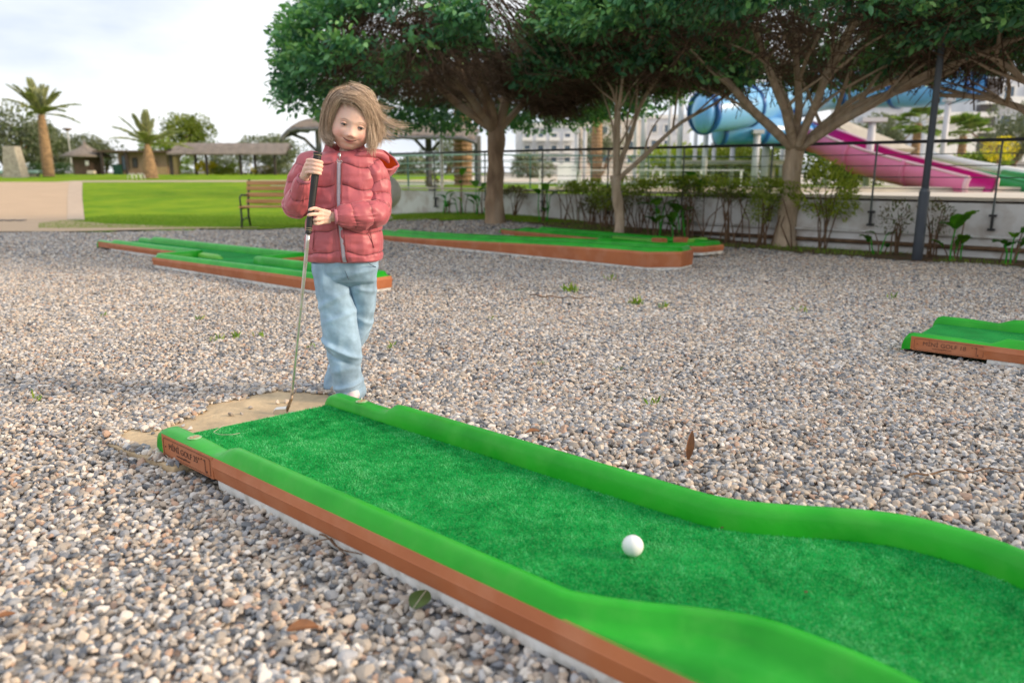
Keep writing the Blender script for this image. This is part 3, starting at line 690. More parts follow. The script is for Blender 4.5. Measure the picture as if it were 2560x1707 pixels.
# ------------------------------------------------------------ trees with umbrella crowns
def limb(mb, P, r0, r1, n=9, wob=.02, seed=0):
    Q = resample(P, .14); g = np.random.default_rng(seed); N = len(Q)
    Q = Q + g.normal(0, wob, Q.shape)*np.sin(np.linspace(0, PI, N))[:, None]
    # smooth
    for _ in range(2): Q[1:-1] = .25*Q[:-2]+.5*Q[1:-1]+.25*Q[2:]
    t = np.linspace(0, 1, N); mb.tube(Q, list((r0*(1-t)+r1*t)*(1+.06*np.sin(t*19+seed))), n); return Q
def ficus(name, label, base, forks, trunk_r, fork_z, R_, cx, cy, zi, zr, ztop, nleaf, seed, bend=(0, 0), ntwig=2600, lsz=.085, group='spreading trees along the low wall', dark=True, sect=None, lowpow=1.6, tilt=(0, 0), clump=None, bk='bark'):
    g = np.random.default_rng(seed); bx, by, bz = base; t = thing(name, label, 'tree', base, group)
    tr = MB(); top = np.array([bx+bend[0], by+bend[1], fork_z])
    P = [np.array([bx, by, bz-.08]), np.array([bx, by, bz+.02]), np.array([bx+bend[0]*.2, by+bend[1]*.2, bz+.35]), np.array([bx+bend[0]*.6, by+bend[1]*.6, (bz+fork_z)/2+.1]), top]
    Q = resample(P, .08); N = len(Q); tt = np.linspace(0, 1, N)
    tr.tube(Q, [trunk_r*(1+.45*math.exp(-x*9)-.12*x+.05*math.sin(x*21+seed)+.12*max(0, x-.8)) for x in tt], 14)
    me = tr.mesh('trunk'); V = np.array([v.co for v in me.vertices]); off = (vnoise(V*[1, 1, .35], 14)-.5)*.05+(vnoise(V, 30)-.5)*.012
    C_ = np.stack([np.interp(V[:, 2], Q[:, 2], Q[:, 0]), np.interp(V[:, 2], Q[:, 2], Q[:, 1]), V[:, 2]], 1); dn = V-C_; ln = np.linalg.norm(dn, axis=1, keepdims=True); V = V+dn/np.maximum(ln, 1e-4)*off[:, None]*(ln > .01)
    me.vertices.foreach_set('co', V.astype(np.float32).ravel()); put('trunk', me, M[bk], t, True)
    tips = []
    for i, (dx, dy, z, r0) in enumerate(forks):
        mb = MB(); end = np.array([bx+dx, by+dy, z]); mid = top*.45+end*.55 + np.array([0, 0, .10 if z > fork_z+.5 else -.02]) + g.normal(0, .05, 3)
        Q2 = limb(mb, [top-np.array([0, 0, .08]), top*.8+end*.2+np.array([dx*.02, dy*.02, .02]), mid, end], r0, r0*.38, 9, .035, seed+i)
        for j in range(4):
            k = int(len(Q2)*(.3+.17*j)); d = (end-top)*[1, 1, .6]; d /= np.linalg.norm(d); d = d + g.normal(0, .55, 3); d[2] = abs(d[2])*.8+.25; d /= np.linalg.norm(d); ln = g.uniform(.6, 1.3)
            e = Q2[k]+d*ln; q = limb(mb, [Q2[k], Q2[k]+d*ln*.5+g.normal(0, .06, 3), e], r0*.42, r0*.14, 6, .03, seed+31*i+j); tips += [q[-1], q[len(q)//2]]
        tips += [Q2[-1], Q2[len(Q2)//2], Q2[3*len(Q2)//4]]
        mb.put('limb', M[bk], t, True)
    tips = np.array(tips)
    # fine twigs filling the hollow under the leaves
    V = []; F = []; nb = 0; tw = MB()
    a = g.random(ntwig)*2*PI; r_ = R_*np.sqrt(g.random(ntwig))*.93; X = cx+r_*np.cos(a); Y = cy+r_*np.sin(a); q = r_/R_
    zb = zi+(zr-zi)*q**lowpow; Z = zb+.10+g.random(ntwig)**1.3*(.75)*(1-.3*q)+(.2*(1-q)); A0 = np.c_[X, Y, Z]
    if clump:
        nc_ = clump[4]; e_ = g.normal(size=(nc_, 3)); e_ /= np.linalg.norm(e_, axis=1, keepdims=True); A0 = np.concatenate([A0, np.array(clump[:3])+e_*g.random((nc_, 1))**.5*np.array([clump[3], clump[3], clump[3]*.62])]); ntwig += nc_
    j = np.argmin(((A0[:, None, :]-tips[None])**2).sum(2), 1); src_ = tips[j]+g.normal(0, .12, (ntwig, 3)); dv = A0-src_; ln = np.linalg.norm(dv, axis=1, keepdims=True); src_ = A0-dv/np.maximum(ln, .01)*np.minimum(ln, g.uniform(.35, 1.1, (ntwig, 1)))
    mid = (A0+src_)/2+g.normal(0, .07, A0.shape); rr = g.uniform(.003, .0085, ntwig)
    dd = A0-src_; dd /= np.maximum(np.linalg.norm(dd, axis=1, keepdims=True), .01); sx = np.cross(dd, g.normal(size=dd.shape)); sx /= np.maximum(np.linalg.norm(sx, axis=1, keepdims=True), .01); sy = np.cross(dd, sx)
    rows = []
    for p, f in ((src_, 1.0), (mid, .8), (A0, .3)):
        for k in range(3): an = 2*PI*k/3; rows.append(p+(sx*math.cos(an)+sy*math.sin(an))*(rr*f)[:, None])
    V = np.stack(rows, 1).reshape(-1, 3); b_ = np.arange(ntwig)[:, None]*9; fs = []
    for s_ in (0, 3):
        for k in range(3): fs.append(b_+np.array([[s_+k, s_+(k+1) % 3, s_+3+(k+1) % 3, s_+3+k]]))
    o = put('twigs', nmesh('twigs', V, np.concatenate(fs, 1).reshape(-1, 4)), M['twig'], t); o['kind'] = 'stuff'
    # leaves: thick outer shell of a flattened dome, clumped
    out = []; need = nleaf
    while sum(map(len, out)) < need:
        n = need*2; a = g.random(n)*2*PI; q = np.sqrt(g.random(n)); z01 = g.random(n)
        zt = ztop-(ztop-zr-.35)*q**2.6; zb = zi+.42+(zr-zi-.42)*q**lowpow
        X = cx+R_*q*np.cos(a); Y = cy+R_*q*np.sin(a); zb = zb+tilt[0]*q*np.cos(a)-tilt[1]*q*np.sin(a); Z = zb+(zt-zb)*z01
        edge = (1-q)*R_; keep = (edge < .55) | (zt-Z < .40) | ((Z-zb < .22) & (q > .50))
        nz1 = vnoise(np.c_[X, Y, Z], 2.3, seed); nz2 = vnoise(np.c_[X, Y, Z], 5.5, seed+5)
        keep &= (.55*nz1+.45*nz2 > .475) & (edge > .34*(1-vnoise(np.c_[X, Y, Z], 1.5, seed+9))-.02) & (Z-zb > .30*(vnoise(np.c_[X, Y, Z], 1.9, seed+19)-.55))
        keep &= g.random(n) < np.where(edge < .5, 1, .7)
        if sect is not None: keep &= sect(X, Y)
        out.append(np.c_[X, Y, Z][keep])
    C_ = np.concatenate(out)[:need]
    K = 6; m_ = need//K; C0 = C_[:m_]; axis = g.normal(size=(m_, 3)); axis[:, 2] = np.abs(axis[:, 2])*.5; axis += (C0-np.array([cx, cy, (zi+ztop)/2]))*[.9, .9, .5]; axis /= np.linalg.norm(axis, axis=1, keepdims=True)
    P = []; D = []
    for k in range(K):
        P.append(C0+axis*(.05*k*lsz/.085)); d = g.normal(size=(m_, 3)); d -= axis*(d*axis).sum(1, keepdims=True)*.6; d /= np.linalg.norm(d, axis=1, keepdims=True); D.append(d+axis*(.35+.16*k))
    P = np.concatenate(P); D = np.concatenate(D); sz = g.uniform(.5, 1.25, len(P))*lsz
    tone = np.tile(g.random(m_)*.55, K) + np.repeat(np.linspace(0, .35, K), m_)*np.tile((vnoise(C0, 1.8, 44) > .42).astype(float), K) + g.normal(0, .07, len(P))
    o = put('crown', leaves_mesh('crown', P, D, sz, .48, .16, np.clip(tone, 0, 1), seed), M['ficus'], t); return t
def gpos(px, py): 
    z = 0.0
    for _ in range(8): p = gz(px, py, z); z = float(ground_h(p[0], p[1]))*.6+z*.4
    return np.array([p[0], p[1], z])
b1 = gpos(1237, 556)
ficus('ficus_tree', 'thick trunked spreading tree behind the girl, dark trunk top and pale lower bark', b1,
      [(-1.8, -.6, 2.25, .060), (-1.2, -1.5, 2.5, .060), (-.35, -1.2, 2.9, .055), (.55, -.6, 2.6, .062), (1.3, .3, 2.3, .05), (.3, 1.5, 2.4, .05), (-1.3, 1.2, 2.4, .05), (-.7, -.2, 2.9, .05)],
      .118, b1[2]+1.24, 2.90, b1[0]+.22, b1[1]-.2, 1.30, 1.74, 3.4, 44000, 3, (.03, -.02), 6500, tilt=(.16, .36), clump=(b1[0]+.85, b1[1]-.1, 1.80, .68, 3600), bk='bark_brown')
b2 = gpos(1548, 592)
ficus('ficus_tree', 'slim young tree with three thin bare limbs, between the two big trees', b2,
      [(-.28, -.05, 1.95, .034), (.42, .1, 2.0, .036), (1.25, -.3, 1.72, .032), (-.1, -.8, 2.2, .03)],
      .062, b2[2]+.72, 1.35, b2[0]+.1, b2[1]-.3, 1.55, 1.62, 2.9, 13000, 13, (-.06, -.02), 900)
b3 = gpos(1962, 614)
ficus('ficus_tree', 'pale forked tree in front of the pink slide, low horizontal limb', b3,
      [(-1.75, -.9, 2.05, .052), (-.95, -1.3, 2.15, .052), (-.35, -.7, 2.3, .050), (.25, -.9, 2.4, .055), (1.15, -.75, 1.72, .062), (1.5, -1.6, 2.0, .05), (1.4, .5, 1.85, .046), (.2, 1.2, 2.1, .045), (-1.2, .9, 2.0, .045), (-.1, -1.8, 2.2, .045)],
      .105, b3[2]+1.10, 2.75, b3[0]-.15, b3[1]-.55, 1.52, 1.86, 3.2, 64000, 23, (.02, -.03), 4600, .074, tilt=(-.05, .06))
b4 = np.array([5.75, 7.55, 0.0])
ficus('ficus_tree', 'tree at the right edge whose limbs reach in over the grey lamp post', b4,
      [(-1.75, -.5, 1.86, .045), (-1.3, -1.0, 2.0, .05), (-1.5, .4, 1.55, .05), (.8, -1.2, 2.0, .05), (.6, .8, 2.0, .05)],
      .10, .95, 2.4, b4[0]-.15, b4[1]-.8, 1.55, 1.78, 3.0, 44000, 33, (-.1, -.05), 2400, .074)
b5 = np.array([12.6, 2.4, 0.0])  # unseen tree, added only to cast shade on the right-hand gravel
ficus('ficus_tree', 'added spreading tree outside the picture on the right, shading the right-hand gravel', b5, [(-1.6, -.5, 2.2, .05), (1.3, -1.0, 2.2, .05), (-.5, 1.6, 2.2, .05), (.8, 1.2, 2.2, .05)], .12, 1.1, 3.4, b5[0], b5[1], 1.3, 1.7, 3.3, 26000, 43, (.05, .0), 1200, .12)

# ------------------------------------------------------------ grey lamp post leaning right
lp = gpos(2292, 650); t = thing('lamp_post', 'slim grey-blue lamp post standing before the low wall, its top hidden in leaves', 'lamp post', lp)
mb = MB(); mb.tube([lp+[0, 0, -.05], lp+[0, 0, .62]], .046, 16); mb.tube([lp+[0, 0, .62], lp+[0, 0, .66]], [.046, .032], 16); mb.put('lower_pole', M['polegrey'], t, True)
mb = MB(); mb.tube([lp+[0, 0, .64], lp+[0, 0, 2.9]], [.031, .026], 14); mb.put('upper_pole', M['polegrey'], t, True)
mb = MB(); mb.lathe(lp+[0, 0, 2.9], [(.03, 0), (.14, .05), (.16, .12), (.10, .2), (.02, .24)], 16); mb.put('lamp_head', M['polegrey'], t, True)

# ------------------------------------------------------------ plants along the wall
def leaf_cloud(c, r_, n, seed, squash=(1, 1, 1), shell=.5):
    g = np.random.default_rng(seed); d = g.normal(size=(n*2, 3)); d /= np.linalg.norm(d, axis=1, keepdims=True)
    rad = (shell+(1-shell)*g.random(n*2)**.5)*(.72+.5*vnoise(d, 1.7, seed)); P = d*rad[:, None]*r_*np.array(squash); k = vnoise(P+c, 3.2/max(r_, .2), seed+2) > .38
    return (P[k][:n]+c), d[k][:n]
def shrub(label, p, h, w, n, seed, m='shrub', stem=True, cat='shrub', lsz=.035, bare=.35, name='shrub', group='shrubs along the low wall', stems=7, depth=None):
    g = np.random.default_rng(seed); t = thing(name, label, cat, p, group); c = np.array([p[0], p[1], p[2]+h*(1+bare)/2])
    P, D = leaf_cloud(c, 1, n, seed, (w/2, (depth or w)/2, h*(1-bare)/2*1.1), .35)
    D = D+g.normal(0, .7, D.shape); D[:, 2] += .6
    put('foliage', leaves_mesh('foliage', P, D, g.uniform(.6, 1.3, len(P))*lsz, .36, .1, None, seed), M[m], t)
    if stem:
        mb = MB()
        for k in range(stems):
            e = np.array([g.normal(0, w*.22), g.normal(0, w*.18), h*g.uniform(.65, .95)]); s0 = np.array([g.normal(0, .025), g.normal(0, .02), -.02])
            mb.tube([p+s0, p+s0*.5+e*[.35, .35, .5]+g.normal(0, .02, 3), p+e], [.009, .007, .003], 5)
        mb.put('stems', M['bark_dark'], t)
    return t
def canna(label, p, h, seed, nleaf=7, ls=.30, group='broad leaved plants along the low wall'):
    g = np.random.default_rng(seed); t = thing('broadleaf_plant', label, 'plant', p, group); 
    for k in range(nleaf):
        a = g.random()*2*PI; z0 = h*g.uniform(.25, .85); b_ = p+np.array([g.normal(0, .05), g.normal(0, .04), 0]); top = b_+[math.cos(a)*.05, math.sin(a)*.04, z0]
        mb = MB(); mb.tube([b_+[0, 0, -.02], (b_+top)/2+g.normal(0, .01, 3), top], [.008, .007, .005], 5); mb.put('stalk', M['bark_dark'] if k % 3 else M['green_plastic'], t)
        L_ = ls*g.uniform(.6, 1.1); up = g.uniform(.3, 1.1); d = np.array([math.cos(a), math.sin(a)*.7, up]); d /= np.linalg.norm(d); s_ = np.cross(d, [0, 0, 1]); s_ /= np.linalg.norm(s_); rows = []
        for i in range(8):
            q = i/7; w_ = L_*.26*math.sin(PI*min(1, q*.92+.06))**.7; c = top+d*L_*q-np.array([0, 0, 1])*L_*.35*q*q; nn = np.cross(s_, d)
            rows.append([c+s_*w_*x+nn*(-abs(x))*w_*.35*-1+nn*.008*math.sin(q*20+x*4) for x in (-1, -.5, 0, .5, 1)])
        mb = MB(); mb.grid(rows); me = mb.mesh('leaf'); at_ = me.attributes.new('v', 'FLOAT', 'FACE'); at_.data.foreach_set('value', np.full(len(me.polygons), g.random(), np.float32)); put('leaf', me, M['bigleaf'], t, True)
    return t
def wp(px, py=None, off=-.30):
    # point on the strip before the wall, seen at image column px
    best = None
    for s_ in np.linspace(-1, WL, 400):
        q = WA+WD*s_+WN*off; z = float(ground_h(q[0], q[1])); v = np.array([q[0], q[1], z-CAM_H]); dep = v[1]*math.cos(PITCH)-v[2]*math.sin(PITCH); x = 1280+FPX*v[0]/dep
        if best is None or abs(x-px) < best[0]: best = (abs(x-px), np.array([q[0], q[1], z]))
    return best[1]
SH = [('small leafy shrub at the foot of the wall just right of the thick trunk', 1288, .42, .42, 900, 'drygrass'),
      ('dry brown stemmed shrub against the wall, between thick trunk and slim tree', 1475, .36, .40, 700, 'drygrass'),
      ('bushy stemmed shrub directly behind the slim tree', 1515, .50, .50, 1200, 'shrub'),
      ('twiggy brown shrub below the clipped hedge, right of the slim tree', 1600, .46, .55, 900, 'drygrass'),
      ('thin woody shrub against the wall under the blue slide', 1718, .60, .40, 700, 'drygrass'),
      ('bare stemmed shrub by the wall where the pipes begin', 1815, .60, .42, 700, 'drygrass'),
      ('leafy shrub close to the left of the pale forked tree', 1895, .62, .42, 1000, 'shrub'),
      ('tall bright green bush right of the pale forked tree', 2050, .84, .72, 1500, 'shrub_bright'),
      ('sparse brown shrub against the wall, left of the lamp post', 2235, .50, .42, 500, 'drygrass'),
      ('dry shrub partly hidden behind the lamp post', 2330, .52, .36, 500, 'drygrass')]
for i, (lb, px, h, w, n, m) in enumerate(SH):
    p = wp(px, off=-.22); shrub(lb, p, h, w, int(n*(.6 if m == 'drygrass' else 1)), 60+i, m, bare=.42 if m != 'shrub_bright' else .38, lsz=.034 if m != 'shrub_bright' else .05)
CN = [('small broad-leaved plant at the left end of the low wall', 1118, .34, .20), ('upright broad-leaved plant left of the thick trunk', 1205, .50, .26), ('tall slender plant with one yellow-green leaf before the wall end', 1160, .66, .20), ('pale stemmed broad-leaved plant right of the thick trunk', 1352, .56, .26),
      ('two-leaved dark green plant right of the slim tree', 1650, .50, .28), ('small drooping broad-leaved plant under the hedge', 1690, .40, .26), ('glossy bright broad-leaved plant right of the lamp post', 2370, .42, .28), ('strap-leaved plant at the right edge of the wall', 2530, .46, .28), ('small seedling plant by the wall brackets, left of the lamp post', 2195, .26, .16)]
for i, (lb, px, h, ls) in enumerate(CN):
    canna(lb, wp(px, off=-.35), h, 90+i, 7 if i not in (2, 8) else 5, ls)
# clipped hedge line and climbing growth on top of the wall
hp = []; hd = []; g = np.random.default_rng(5)
ht = thing('hedge', 'low clipped hedge spilling over the wall top under the slides', 'hedge', wp(1700))
n = 9000; s0, s1 = None, None
pa, pb = wp(1425, off=.05), wp(1990, off=.05); t_ = g.random(n)
P = pa[None, :2]*(1-t_)[:, None]+pb[None, :2]*t_[:, None]; z = g.random(n)**.7; nzv = vnoise(np.c_[P, z*0], 2.5)
hh = .50+z*(.15+.12*nzv); P3 = np.c_[P+WN*(g.normal(0, .10, n)-.12)[:, None], hh]; k = vnoise(P3, 9) > .36; P3 = P3[k]; D = g.normal(size=P3.shape); D[:, 2] += .8
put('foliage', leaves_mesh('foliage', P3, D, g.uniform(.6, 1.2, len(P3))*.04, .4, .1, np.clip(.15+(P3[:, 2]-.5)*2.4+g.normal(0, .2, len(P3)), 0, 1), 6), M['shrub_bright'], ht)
mb = MB()
for k in range(46):
    q = pa*(1-k/45)+pb*(k/45); q = q+np.array([*(-WN*.26), 0]); b_ = np.array([q[0]+g.normal(0, .05), q[1], float(ground_h(q[0], q[1]))-.02]); e = np.array([q[0]+g.normal(0, .12), q[1]+.10, .52]); mb.tube([b_, (b_+e)/2+g.normal(0, .03, 3), e], [.009, .007, .005], 5)
mb.put('stems', M['bark_dark'], ht)
# big pale leafed vine above the hedge
canna('bright green large-leaved vine above the hedge, below the blue tube slide', wp(1722, off=.05)+[0, 0, .30], .42, 140, 10, .30)
# grass tufts on the strip
g = np.random.default_rng(9); n = 60000; x = g.uniform(-3.2, 5.5, n); y = g.uniform(6, 13, n); w = wall_side(x, y); k = (w < -.05) & (y > gravel_end(x)-.05) & (vnoise(np.c_[x, y, 0*x], 2.2) > .44-.24*sstep(2.5, -.5, x)); x, y = x[k], y[k]
o = put('strip_grass', blades_mesh('strip_grass', np.c_[x, y, ground_h(x, y)], g.uniform(.015, .05, len(x)), .006, 3, .8), M['grassblade']); tag(o, 'patchy short grass in the strip before the low wall', kind='stuff')
g = np.random.default_rng(10); n = 90000; x = g.uniform(-7.5, -1.0, n); y = 10.6+g.random(n)**1.6*4; k = (y > gravel_end(x)+.05) & (wall_side(x, y) < -.02) & ~((x < -6.8-.6*(y-11)) | ((x < -3.6) & (y < 11.1))); x, y = x[k], y[k]
o = put('lawn_grass', blades_mesh('lawn_grass', np.c_[x, y, ground_h(x, y)], g.uniform(.012, .032, len(x)), .006, 4, .8), M['grassblade']); tag(o, 'short lawn grass blades at the near edge of the lawn', kind='stuff')
# ------------------------------------------------------------ background on the left: park
def gp(px, py, d): p = at(px, py, d); return np.array([p[0], p[1], float(ground_h(p[0], p[1]))])
def wx(px, d): return float(at(px, 440, d)[0])
def hz(py, d): return float(at(1280, py, d)[2])
def palm(label, p, h, r0, r1, nf, fl, seed, m='palm', up=.9, group='palms', fan=False, trunkm='palmtrunk', arch=1.0):
    g = np.random.default_rng(seed); t = thing('palm_tree', label, 'palm tree', p, group); mb = MB(); n = max(8, int(h/.12)); prof = []
    for i in range(n+1):
        q = i/n; r_ = r0*(1-q)+r1*q + .12*r0*math.sin(PI*q); prof += [(r_*1.06, h*q), (r_*.90, h*q+h/n*.75)]
    mb.lathe(p-[0, 0, .1], prof, 12); mb.put('trunk', M[trunkm], t)
    top = p+[0, 0, h]
    for k in range(nf):
        a = 2*PI*k/nf+g.normal(0, .25); el_ = (g.uniform(.15, 1.35) if not fan else g.uniform(-.5, 1.4))*up; L_ = fl*g.uniform(.8, 1.1); d = np.array([math.cos(a)*math.cos(el_), math.sin(a)*math.cos(el_), math.sin(el_)])
        N = 14; pts = []; 
        for i in range(N): q = i/(N-1); pts.append(top+d*L_*q-np.array([0, 0, 1])*L_*.42*arch*q*q*(1.15-.5*math.sin(el_)))
        pts = np.array(pts); P = []; D = []; sz = []
        if not fan:
            for i in range(1, N*3):
                q = i/(N*3); c = np.array([np.interp(q*(N-1), range(N), pts[:, j]) for j in range(3)]); tn = pts[min(int(q*(N-1))+1, N-1)]-pts[int(q*(N-1))]; tn /= np.linalg.norm(tn)+1e-9; s_ = np.cross(tn, [0, 0, 1]); s_ /= np.linalg.norm(s_)+1e-9
                for sg in (-1, 1): P.append(c); D.append(tn*.85+s_*sg*.55+np.array([0, 0, -.10+.25*g.random()])); sz.append(L_*.26*math.sin(PI*min(.98, q*.86+.1))**.6*.72)
        else:
            c = pts[N//2]; tn = d
            s_ = np.cross(tn, [0, 0, 1]); s_ /= np.linalg.norm(s_)+1e-9; u_ = np.cross(s_, tn)
            for i in range(17): an = (i-8)/8*1.45; P.append(c); D.append(tn*math.cos(an)+s_*math.sin(an)-u_*.1); sz.append(L_*.42)
        me = leaves_mesh('frond', np.array(P), np.array(D), np.array(sz), .17 if not fan else .22, .2, None, seed+k); mb = MB(); mb.tube(pts[:(N if not fan else N//2+1):2], .012*fl, 4)
        o = put('frond', me, M[m], t); mb.put('frond_rib', M['palm'], o, world=False); o.children[0].data.transform(Matrix.Translation(-t.location)) if o.children else None
    return t
palm('date palm with a straight shaggy trunk, before the dark olive trees', gp(122, 437, 36), 2.75, .25, .15, 22, 2.0, 1, up=1.0, arch=.8)
palm('shorter date palm standing in front of the flat roofed hut', gp(376, 441, 34), 1.45, .33, .12, 18, 1.8, 2, up=1.08, arch=.62)

def crown_tree(label, px, d, w, zlo, zhi, n, seed, m, lsz, trunk=True, group='trees behind the park', clumps=9, flat=1.0, depth=None, name='tree'):
    g = np.random.default_rng(seed); p = gp(px, 440, d); t = thing(name, label, 'tree', p, group); P = []; D = []
    h = zhi-zlo
    for k in range(clumps):
        a = g.random()*2*PI; q = math.sqrt(g.random())*.62; c = np.array([p[0]+math.cos(a)*q*w/2, p[1]+math.sin(a)*q*(depth or w)/2, zlo+h*(.30+.48*g.random()*(1-.35*q))]); r_ = w*g.uniform(.20, .30)
        A, B = leaf_cloud(c, 1, n//clumps, seed*37+k, (r_, r_, min(r_*.85*flat, (zhi-c[2]))), .55); P.append(A); D.append(B)
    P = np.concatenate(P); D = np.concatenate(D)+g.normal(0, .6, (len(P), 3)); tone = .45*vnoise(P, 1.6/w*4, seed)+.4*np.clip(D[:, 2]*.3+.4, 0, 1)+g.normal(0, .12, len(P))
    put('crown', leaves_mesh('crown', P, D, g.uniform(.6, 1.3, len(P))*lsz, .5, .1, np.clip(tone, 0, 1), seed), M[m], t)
    if trunk:
        mb = MB(); mb.tube([p-[0, 0, .1], p+[0, 0, (zlo-p[2])+h*.25]], [w*.035, w*.025], 8)
        for k in range(4): mb.tube([p+[0, 0, (zlo-p[2])*.8], [p[0]+g.normal(0, w*.18), p[1]+g.normal(0, w*.1), zlo+h*.5]], [w*.02, w*.01], 6)
        mb.put('trunk', M['bark_dark'], t)
T_ = [('big dark olive tree at the left edge behind the date palm', 25, 52, 6.5, 250, 440, 7000, 'olive', .22),
      ('rounded olive tree filling the gap right of the date palm', 118, 56, 5.2, 305, 440, 5000, 'olive', .22),
      ('pale olive tree behind the lamp and the kiosk roof', 205, 62, 4.4, 335, 430, 3200, 'olive', .20),
      ('small olive tree right of the kiosk roof', 268, 64, 3.4, 345, 430, 2200, 'olive', .20),
      ('dark green tree low behind the left end of the pergola', 430, 62, 4.6, 328, 430, 3500, 'shrub', .20),
      ('yellow-green tree with a ragged domed crown above the pergola', 492, 66, 5.4, 281, 395, 5200, 'yellowgreen', .22),
      ('grey-green olive tree behind the right half of the pergola', 560, 58, 4.2, 372, 440, 2200, 'olive', .18),
      ('tall olive tree behind the pergola end, left of the girl', 690, 44, 4.6, 338, 445, 4200, 'olive', .17),
      ('small hazy olive tree under the thatched shelter, beyond the railing', 1010, 46, 3.6, 395, 450, 1800, 'olive', .17),
      ('olive tree behind the thatched shelter and the palm trunk', 1120, 48, 4.2, 345, 450, 2400, 'olive', .18)]
for i, (lb, px, d, w, yt, yb, n, m, ls) in enumerate(T_): crown_tree(lb, px, d, w, max(hz(yb, d), .4), hz(yt, d), n, 200+i, m, ls)
# hedges and shrubs at the far edge
H_ = [('dark clipped hedge left of the date palm trunk', 92, 40, 1.0, .55, 900, 'hedge_dark'), ('dark clipped hedge between date palm and kiosk', 160, 41, 1.3, .60, 1200, 'hedge_dark'),
      ('green bush left of the yellow bushes under the pergola', 462, 41, 1.0, .40, 700, 'shrub'), ('yellow flowering bush left of the middle pergola post', 507, 40, .60, .62, 700, 'yellow'), ('yellow flowering bush right of the middle pergola post', 532, 40, .55, .62, 700, 'yellow'),
      ('pale yellow-green bush under the pergola', 556, 40, 1.1, .38, 900, 'yellowgreen'), ('round green bush before the right pergola post', 588, 41, .8, .55, 800, 'shrub'), ('small yellow bush at the right pergola post', 628, 40, .5, .45, 500, 'yellow'),
      ('dry brownish shrub at the right end of the pergola', 662, 40, .9, .40, 600, 'drygrass'), ('brown-green bush left of the girl beyond the bench', 715, 40, 1.2, .50, 800, 'olive')]
for i, (lb, px, d, w, h, n, m) in enumerate(H_): shrub(lb, gp(px, 440, d), h, w, n, 300+i, m, stem=False, lsz=.10, bare=0, name='bush', group='bushes at the far edge of the lawn')
# pale stone pylon with bench slab
p = gp(40, 437, 35); mb = MB(); w0, w1, h = .44, .27, 1.36
pts0 = [(-w0, -.3), (w0, -.3), (w0, .3), (-w0, .3)]; V = [(p[0]+a, p[1]+b_, p[2]-.05) for a, b_ in pts0]+[(p[0]+a*w1/w0-.03, p[1]+b_*.8, p[2]+h) for a, b_ in pts0]
mb.add(V, [(3, 2, 1, 0), (4, 5, 6, 7), (0, 1, 5, 4), (1, 2, 6, 5), (2, 3, 7, 6), (3, 0, 4, 7)]); tag(mb.put('stone_pylon', M['stone'], bevel=.03), 'tapered rough pale stone pylon at the left edge of the lawn', 'stone pylon')
p = gp(48, 434, 36); t = thing('slab_bench', 'pale turquoise slab bench behind the stone pylon', 'bench', p); mb = MB(); mb.box(p+[0, 0, .22], (2.0, .45, .14)); mb.put('slab', M['turquoise'], t, bevel=.02)
for s_ in (-.7, .7): mb = MB(); mb.box(p+[s_, 0, .07], (.3, .35, .17)); mb.put('leg', M['stone'], t)
# kiosk
p = gp(220, 437, 44); t = thing('kiosk', 'small brown hexagonal kiosk with a pointed thatched roof', 'kiosk', p)
mb = MB(); mb.lathe(p-[0, 0, .05], [(.80, 0), (.80, 1.02)], 6); mb.put('wall', M['hutbrown'], t)
for k in range(7): mb = MB(); mb.lathe(p+[0, 0, .10+k*.13], [(.815, 0), (.815, .11)], 6); mb.put('plank', M['hutbrown'], t)
mb = MB(); mb.lathe(p+[0, 0, .95], [(1.34, 0), (1.36, .05), (.95, .24), (.45, .46), (.14, .66), (.03, .86), (.02, .95)], 20); mb.put('roof', M['thatch'], t, True)
mb = MB(); mb.box(p+[.42, -.74, .62], (.19, .03, .24)); mb.put('sign', M['white'], t)
p = gp(229, 433, 43); mb = MB(); mb.box(p+[0, 0, .13], (.40, .25, .17)); tag(mb.put('planter_box', M['yellow_box'] if 'yellow_box' in M else M['coping'], bevel=.02), 'small pale yellow box in front of the kiosk', 'box')
# street lamp
p = gp(181, 430, 55); t = thing('street_lamp', 'thin pale park lamp with a dish head, above the kiosk', 'street lamp', p); mb = MB(); mb.tube([p, p+[0, 0, 2.9]], .045, 8); mb.put('pole', M['column'], t); mb = MB(); mb.lathe(p+[0, 0, 2.9], [(.05, 0), (.30, .16), (.30, .22), (.05, .24)], 14); mb.put('lamp_head', M['bark_dark'], t)
